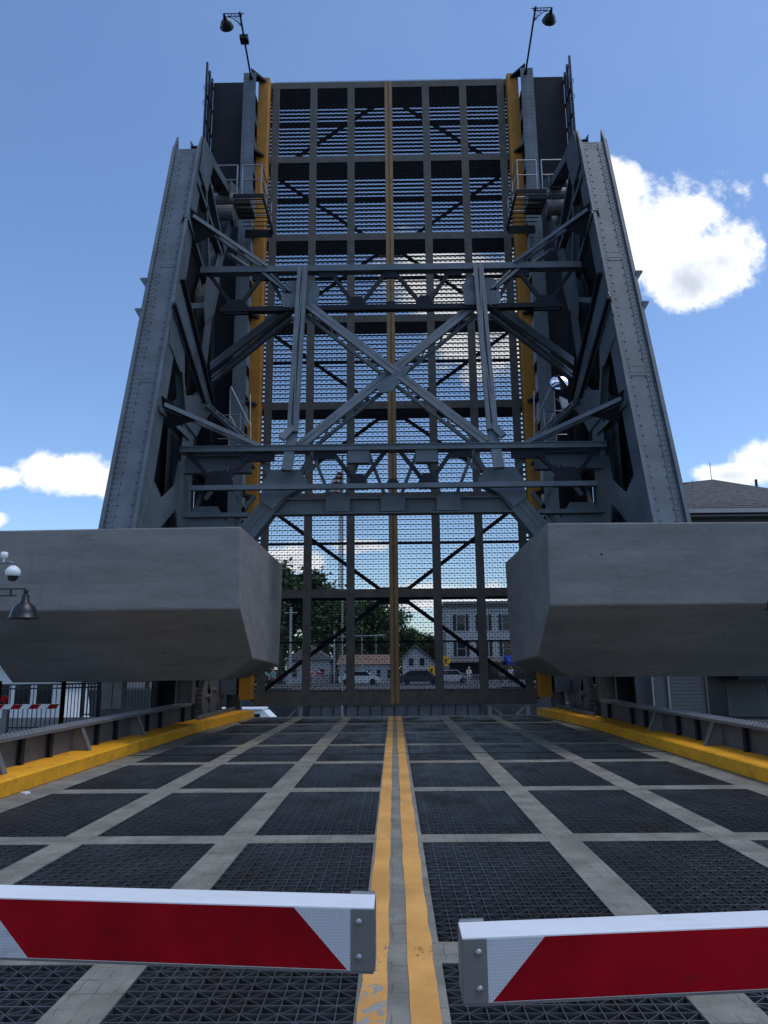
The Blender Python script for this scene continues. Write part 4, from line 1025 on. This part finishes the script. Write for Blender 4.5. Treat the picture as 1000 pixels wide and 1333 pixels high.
tag(lh, 'low white shop with a brown pitched roof across the river', 'shop')
h2 = empty('white_house', (-11, 88, 0))
mb = MB(); mb.box(-12.5, -7.4, 88, 94, 0, 2.6); mb.build('wall', HWHITE, h2)
mb = MB(); mb.prism([(-12.9, 2.6), (-7.0, 2.6), (-9.9, 4.4)], 'y', 87.6, 94.4); mb.build('roof', GREYP, h2)
windows(h2, -12.3, -7.6, .7, 1.7, 88, 3, shut=False)
tag(h2, 'white house under the trees left of the brown roofed shop', 'house')

# traffic signal mast, poles, mast, flag
def pole(name, pts_r, label, cat, m=GALV, group=None):
    o = empty(name, pts_r[0][0][0]); mb = MB()
    for pts, r in pts_r: mb.tube(pts, r, 8)
    mb.build('pole', m, o); tag(o, label, cat, group); return o
pole('signal_mast', [([(-6.3, 80, 0), (-6.3, 80, 5.6)], .11), ([(-6.3, 80, 4.95), (-.9, 80, 5.05)], .07), ([(-3.4, 80, 0), (-3.4, 80, 5.0)], .05), ([(-1.9, 80, 0), (-1.9, 80, 5.0)], .05)], 'grey signal mast with a long horizontal arm over the far street', 'signal mast')
pole('utility_pole', [([(-11.5, 84, 0), (-11.5, 84, 8.4)], .14), ([(-12.2, 84, 7.8), (-10.8, 84, 7.8)], .05)], 'pale utility pole before the left trees across the river', 'pole', TRIM)
pole('utility_pole', [([(9.6, 86, 0), (9.6, 86, 9.6)], .12), ([(8.9, 86, 9.0), (10.3, 86, 9.0)], .05)], 'dark utility pole before the three storey building', 'pole', BLACK)
lmst = empty('lattice_mast', (-7.2, 100, 0)); mb = MB()
for q in ((-.25, 0), (.25, 0), (0, .4)): mb.tube([(-7.2+q[0], 100+q[1], 0), (-7.2+q[0]*.4, 100+q[1]*.4, 25)], .05, 6)
for k in range(24): z = k*1.02; w = .25*(1-.6*z/25); mb.bar((-7.2-w, 100, z), (-7.2+w, 100, z+1.0), .05, .05); mb.bar((-7.2+w, 100, z), (-7.2-w, 100, z+1.0), .05, .05)
mb.build('lattice', GALV, lmst); tag(lmst, 'tall thin lattice mast rising behind the raised leaf', 'mast')
fg = empty('flag', (-3.0, 40, 0)); mb = MB(); mb.tube([(-2.75, 40, -4), (-2.75, 40, 13.4)], .05, 8); mb.build('flagpole', TRIM, fg)
for i in range(9):
    mb = MB(); z0 = 11.15+i*.14; xa = -3.75+i*.085
    mb.v = []; nseg = 8
    for k in range(nseg+1):
        f = k/nseg; x = xa+(-2.78-xa)*f; yy = 40+.09*math.sin(f*7+i*.3)
        mb.v += [(x, yy, z0), (x, yy, z0+.14), (x, yy+.012, z0+.14), (x, yy+.012, z0)]
    for k in range(nseg):
        for a in range(4): b = (a+1) % 4; mb.f.append((4*k+a, 4*k+b, 4*k+4+b, 4*k+4+a))
    mb.build('flag_stripe', RED if i % 2 == 0 else WHITE, fg)
tag(fg, 'red and white striped flag flying behind the raised leaf', 'flag')

def sign_plate(x, y, z, label, s=.62):
    o = empty('warning_sign', (x, y, 0)); mb = MB(); mb.tube([(x, y+.05, 0), (x, y+.05, z+.3)], .035, 6); mb.build('sign_post', GALV, o)
    mb = MB(); mb.prism([(x-s, z), (x, z-s), (x+s, z), (x, z+s)], 'y', y-.02, y); pl = mb.build('sign_panel', SIGNY, o)
    mb = MB(); mb.box(x-.07, x+.07, y-.034, y-.022, z-.1, z+.2); mb.lathe([(.08, 0), (.08, .01)], (x, y-.03, z+.3), (0, -1, 0), 10)
    mb.bar((x, y-.028, z-.08), (x-.16, y-.028, z-.36), .06, .01, (0, 1, 0)); mb.bar((x, y-.028, z-.08), (x+.16, y-.028, z-.36), .06, .01, (0, 1, 0)); mb.bar((x-.2, y-.028, z+.0), (x+.2, y-.028, z+.14), .05, .01, (0, 1, 0))
    sub('walking_symbol', BLACK, mb, pl)
    tag(o, label, 'sign', 'yellow warning signs across the river'); return o
sign_plate(5.25, 78, 2.35, 'yellow diamond warning sign left of the white building, the higher one')
sign_plate(3.85, 80, 1.35, 'yellow diamond warning sign nearer the gabled house, the lower one')

def tree(loc, h, w, label, m, seed, n=5200, tr=.3, lk=1.35):
    rnd = random.Random(seed); t = empty('tree', loc); X, Y, Z = loc
    mb = MB(); mb.tube([(X, Y, Z-.3), (X+.1, Y, Z+h*.3), (X, Y, Z+h*.55)], tr, 8, tr*.5)
    cl = []
    for k in range(13):
        a = rnd.uniform(0, 6.28); rr = w*rnd.uniform(.15, .42); zz = Z+h*rnd.uniform(.42, .88)
        c = Vector((X+math.cos(a)*rr, Y+math.sin(a)*rr, zz)); cl.append((c, w*rnd.uniform(.13, .26)))
        mb.tube([(X, Y, Z+h*rnd.uniform(.22, .45)), tuple((Vector((X, Y, Z+h*.45))+c)/2), tuple(c)], tr*.35, 5, .03)
    cl.append((Vector((X, Y, Z+h*.86)), w*.16))
    mb.build('trunk', BARK, t)
    lf = MB()
    for k in range(n):
        c, r = rnd.choice(cl)
        v = Vector((rnd.gauss(0, 1), rnd.gauss(0, 1), rnd.gauss(0, 1))).normalized()*r*(rnd.random()**.4)*(1+.25*rnd.gauss(0, 1)); v.z *= .75
        p = c+v; sz = rnd.uniform(.012, .026)*w*lk; a = Vector((rnd.gauss(0, 1), rnd.gauss(0, 1), rnd.gauss(0, .6))).normalized()*sz; b = a.cross(Vector((rnd.gauss(0, 1), rnd.gauss(0, 1), rnd.gauss(0, 1)))).normalized()*sz*.6
        o = len(lf.v); lf.v += [tuple(p-a), tuple(p+b), tuple(p+a), tuple(p-b)]; lf.f.append((o, o+1, o+2, o+3))
    me = bpy.data.meshes.new('crown'); me.from_pydata([(v[0]-X, v[1]-Y, v[2]-Z) for v in lf.v], [], lf.f); me.materials.append(m)
    o = bpy.data.objects.new('crown', me); COL.objects.link(o); o.parent = t
    tag(t, label, 'tree', 'trees across the river'); return t
tree((-14.0, 93, 0), 14.5, 12, 'tall dark tree at the left end of the trees across the river', LEAF, 1, 9000)
tree((-9.0, 97, 0), 13.0, 11, 'broad green tree behind the white house across the river', LEAF2, 2, 9000)
tree((-4.8, 96, 0), 11.0, 9, 'dark round tree behind the signal mast arm', LEAF, 3, 9000)
tree((-2.1, 99, 0), 10.3, 8, 'dark tree touching the left side of the yellow centre line', LEAF, 4, 7000)
tree((2.2, 102, 0), 7.2, 6, 'small pale tree behind the white gabled house', LEAF2, 5, 6000)
tree((5.2, 106, 0), 6.2, 6, 'low pale tree between the gabled house and the three storey building', LEAF2, 6, 5000)
tree((-21, 95, 0), 12.0, 10, 'dark tree hidden mostly by the left counterweight', LEAF, 7, 5000)
tree((10.6, 44, -.02), 2.9, 2.4, 'small green tree in the gap beside the control house', LEAF, 8, 2500, .08)
tree((-17.0, 72, 0), 4.8, 6, 'low green tree beyond the picket fence at left', LEAF, 9, 5000)
tree((-24.0, 74, 0), 5.5, 7, 'bushy tree beyond the grey cabinet at left', LEAF, 10, 5000)

rnd = random.Random(99); mb = MB()
for k in range(34000):
    x = rnd.uniform(-70, 70); hh_ = (7.2 if x < 0 else 4.6)+1.3*math.sin(x*.23)+1.0*math.sin(x*.61+1)+rnd.gauss(0, .35)
    p = Vector((x, 118+rnd.uniform(-2, 2), hh_*rnd.random()**.7)); a = Vector((rnd.gauss(0, 1), rnd.gauss(0, .4), rnd.gauss(0, 1))).normalized()*rnd.uniform(.15, .38); b = a.cross(Vector((0, 1, .3))).normalized()*a.length*.7
    o = len(mb.v); mb.v += [tuple(p-a), tuple(p+b), tuple(p+a), tuple(p-b)]; mb.f.append((o, o+1, o+2, o+3))
me = bpy.data.meshes.new('far_wood'); me.from_pydata(mb.v, [], mb.f); me.materials.append(LEAF); o = bpy.data.objects.new('far_wood', me); COL.objects.link(o)
tag(o, 'dark green band of woodland behind the far street', 'woodland', kind='stuff')

# parked cars far off
def car(x, y, col, label, rot=0):
    c = empty('parked_car', (x, y, 0), (0, 0, rot)); m = mat('car_paint', col, .3, .2, .03, 1)
    mb = MB(); mb.prism([(-2.1, .3), (2.1, .3), (2.15, .75), (1.3, .9), (.75, 1.42), (-1.0, 1.42), (-1.75, .95), (-2.15, .85)], 'y', -.85, .85); mb.build('body', m, c, local=True)
    mb = MB(); mb.prism([(1.15, .93), (.7, 1.36), (-.92, 1.36), (-1.5, .96)], 'y', -.862, .862); mb.build('windows', GLASS, c, local=True)
    for px in (-1.35, 1.35):
        for py in (-.8, .8): mb = MB(); mb.tube([(px, py-.1, .32), (px, py+.1, .32)], .32, 14); mb.build('wheel', BLACK, c, local=True)
    tag(c, label, 'car', 'cars parked along the far street')
car(-3.6, 79, (.55, .57, .6), 'silver car parked before the brown roofed shop')
car(2.6, 78, (.04, .045, .05), 'dark car parked before the white gabled house')
car(-14.2, 79, (.05, .06, .08), 'dark blue car under the trees at far left of the street')
car(5.9, 81.5, (.5, .5, .5), 'pale grey car by the yellow warning signs')

# people on the far street
def person(x, y, z, shirt, trousers, hair, label, rot=0, step=.15, arms=.12):
    root = empty('person', (x, y, z), (0, 0, rot))
    J = {'pel': (0, 0, .95), 'sp': (0, 0, 1.18), 'ch': (0, 0, 1.36), 'nk': (0, -.01, 1.50), 'hd': (0, -.02, 1.60), 'ht': (0, -.015, 1.70)}
    R_ = {'pel': (.155, .11), 'sp': (.135, .095), 'ch': (.165, .10), 'nk': (.055, .055), 'hd': (.085, .095), 'ht': (.065, .075)}
    E = [('pel', 'sp'), ('sp', 'ch'), ('ch', 'nk'), ('nk', 'hd'), ('hd', 'ht')]
    for s, n in ((-1, 'l'), (1, 'r')):
        st = step*s
        J.update({'hip'+n: (s*.09, 0, .88), 'kn'+n: (s*.10, -st*.6-.02, .50), 'an'+n: (s*.10, -st, .09), 'to'+n: (s*.11, -st-.17, .04),
                  'sh'+n: (s*.19, 0, 1.40), 'el'+n: (s*.25, .02+st*.5, 1.12), 'wr'+n: (s*.25, -arms+st, .88), 'ha'+n: (s*.25, -arms-.03+st, .78)})
        R_.update({'hip'+n: (.095, .095), 'kn'+n: (.06, .06), 'an'+n: (.042, .045), 'to'+n: (.04, .03), 'sh'+n: (.06, .06), 'el'+n: (.045, .045), 'wr'+n: (.03, .03), 'ha'+n: (.035, .025)})
        E += [('pel', 'hip'+n), ('hip'+n, 'kn'+n), ('kn'+n, 'an'+n), ('an'+n, 'to'+n), ('ch', 'sh'+n), ('sh'+n, 'el'+n), ('el'+n, 'wr'+n), ('wr'+n, 'ha'+n)]
        for i, fx in enumerate((-.025, -.009, .009, .025, .03)):
            k = 'f%d%s' % (i, n); L = (.07, .085, .08, .06, .03)[i]
            J[k] = (s*.25+fx, -arms-.045+st-(.03 if i == 4 else 0), .78-L); R_[k] = (.009, .009); E.append(('ha'+n, k))
    ks = list(J); me = bpy.data.meshes.new('body'); me.from_pydata([J[k] for k in ks], [(ks.index(a), ks.index(b)) for a, b in E], [])
    o = bpy.data.objects.new('body', me); COL.objects.link(o); o.parent = root; me.materials.append(SKIN)
    sk = o.modifiers.new('skin', 'SKIN'); o.modifiers.new('sub', 'SUBSURF').levels = 1
    for i, k in enumerate(ks):
        me.skin_vertices[0].data[i].radius = R_[k]; me.skin_vertices[0].data[i].use_root = (k == 'pel')
    def cloth(name, col, keys, edges, grow):
        m2 = bpy.data.meshes.new(name); m2.from_pydata([J[k] for k in keys], [(keys.index(a), keys.index(b)) for a, b in edges], [])
        q = bpy.data.objects.new(name, m2); COL.objects.link(q); q.parent = root; m2.materials.append(mat(name+'_cloth', col, .85, 0, .1, 6))
        q.modifiers.new('skin', 'SKIN'); q.modifiers.new('sub', 'SUBSURF').levels = 1
        for i, k in enumerate(keys):
            r_ = R_[k]; m2.skin_vertices[0].data[i].radius = (r_[0]+grow, r_[1]+grow); m2.skin_vertices[0].data[i].use_root = (i == 0)
    cloth('shirt', shirt, ['sp', 'pel', 'ch', 'shl', 'shr', 'ell', 'elr'], [('sp', 'pel'), ('sp', 'ch'), ('ch', 'shl'), ('ch', 'shr'), ('shl', 'ell'), ('shr', 'elr')], .018)
    cloth('trousers', trousers, ['pel', 'hipl', 'hipr', 'knl', 'knr', 'anl', 'anr'], [('pel', 'hipl'), ('pel', 'hipr'), ('hipl', 'knl'), ('hipr', 'knr'), ('knl', 'anl'), ('knr', 'anr')], .016)
    mb = MB(); mb.lathe([(.0, .135), (.07, .115), (.10, .06), (.103, .0), (.09, -.05)], (0, .012, 1.63), (0, .25, 1), 14); mb.build('hair', mat('hair', hair, .8, 0, .1, 8), root, local=True, smooth=True)
    mb = MB()
    for s in (-1, 1): mb.lathe([(.012, 0), (.008, .004), (0, .006)], (s*.032, -.108, 1.635), (0, -1, 0), 8)
    mb.build('eyes', BLACK, root, local=True)
    mb = MB(); mb.prism([(-.105, 1.635), (-.130, 1.60), (-.105, 1.595)], 'x', -.012, .012); mb.box(-.025, .025, -.107, -.10, 1.562, 1.57)
    for s in (-1, 1): mb.box(s*.088-.008, s*.088+.008, -.03, .01, 1.60, 1.66)
    mb.build('face_features', SKIN, root, local=True)
    tag(root, label, 'person', 'people on the far street')
person(7.2, 74, 0, (.6, .6, .6), (.5, .5, .5), (.5, .5, .48), 'person in a pale shirt standing near the yellow signs', .2)
person(-8.2, 74, 0, (.5, .05, .06), (.06, .07, .12), (.05, .04, .03), 'person in a red top walking under the trees at left', .5, .22)
person(-11.2, 70.5, 0, (.15, .45, .35), (.12, .12, .12), (.4, .3, .2), 'person in a green top by the lower left corner of the leaf', -.3, .2)
person(-7.4, 74.5, 0, (.45, .08, .09), (.3, .3, .32), (.08, .06, .05), 'second person in red beside the walker under the trees', -.4, .1)
person(10.6, 76, 0, (.05, .06, .1), (.05, .05, .06), (.03, .03, .03), 'person in dark clothes under the blue awning', .1, .12)
person(11.6, 76.5, 0, (.55, .55, .58), (.05, .06, .1), (.1, .07, .05), 'person in a white shirt and dark trousers right of the darkly dressed one', -.2, .15)

# far guard rail
gr_ = empty('guard_rail', (0, 66, 0)); mb = MB()
for s in (-1, 1):
    mb.tube([(s*7.2, 64.5, 1.05), (s*7.2, 100, 1.05)], .05, 6); mb.tube([(s*7.2, 64.5, .6), (s*7.2, 100, .6)], .04, 6)
    for k in range(18): mb.tube([(s*7.2, 64.6+k*2, 0), (s*7.2, 64.6+k*2, 1.1)], .05, 6)
mb.v = [v for v in mb.v]
mb.build('rails', GREYP, gr_); tag(gr_, 'grey tube railings along the sides of the far approach', 'railing')
S.render.film_transparent = False
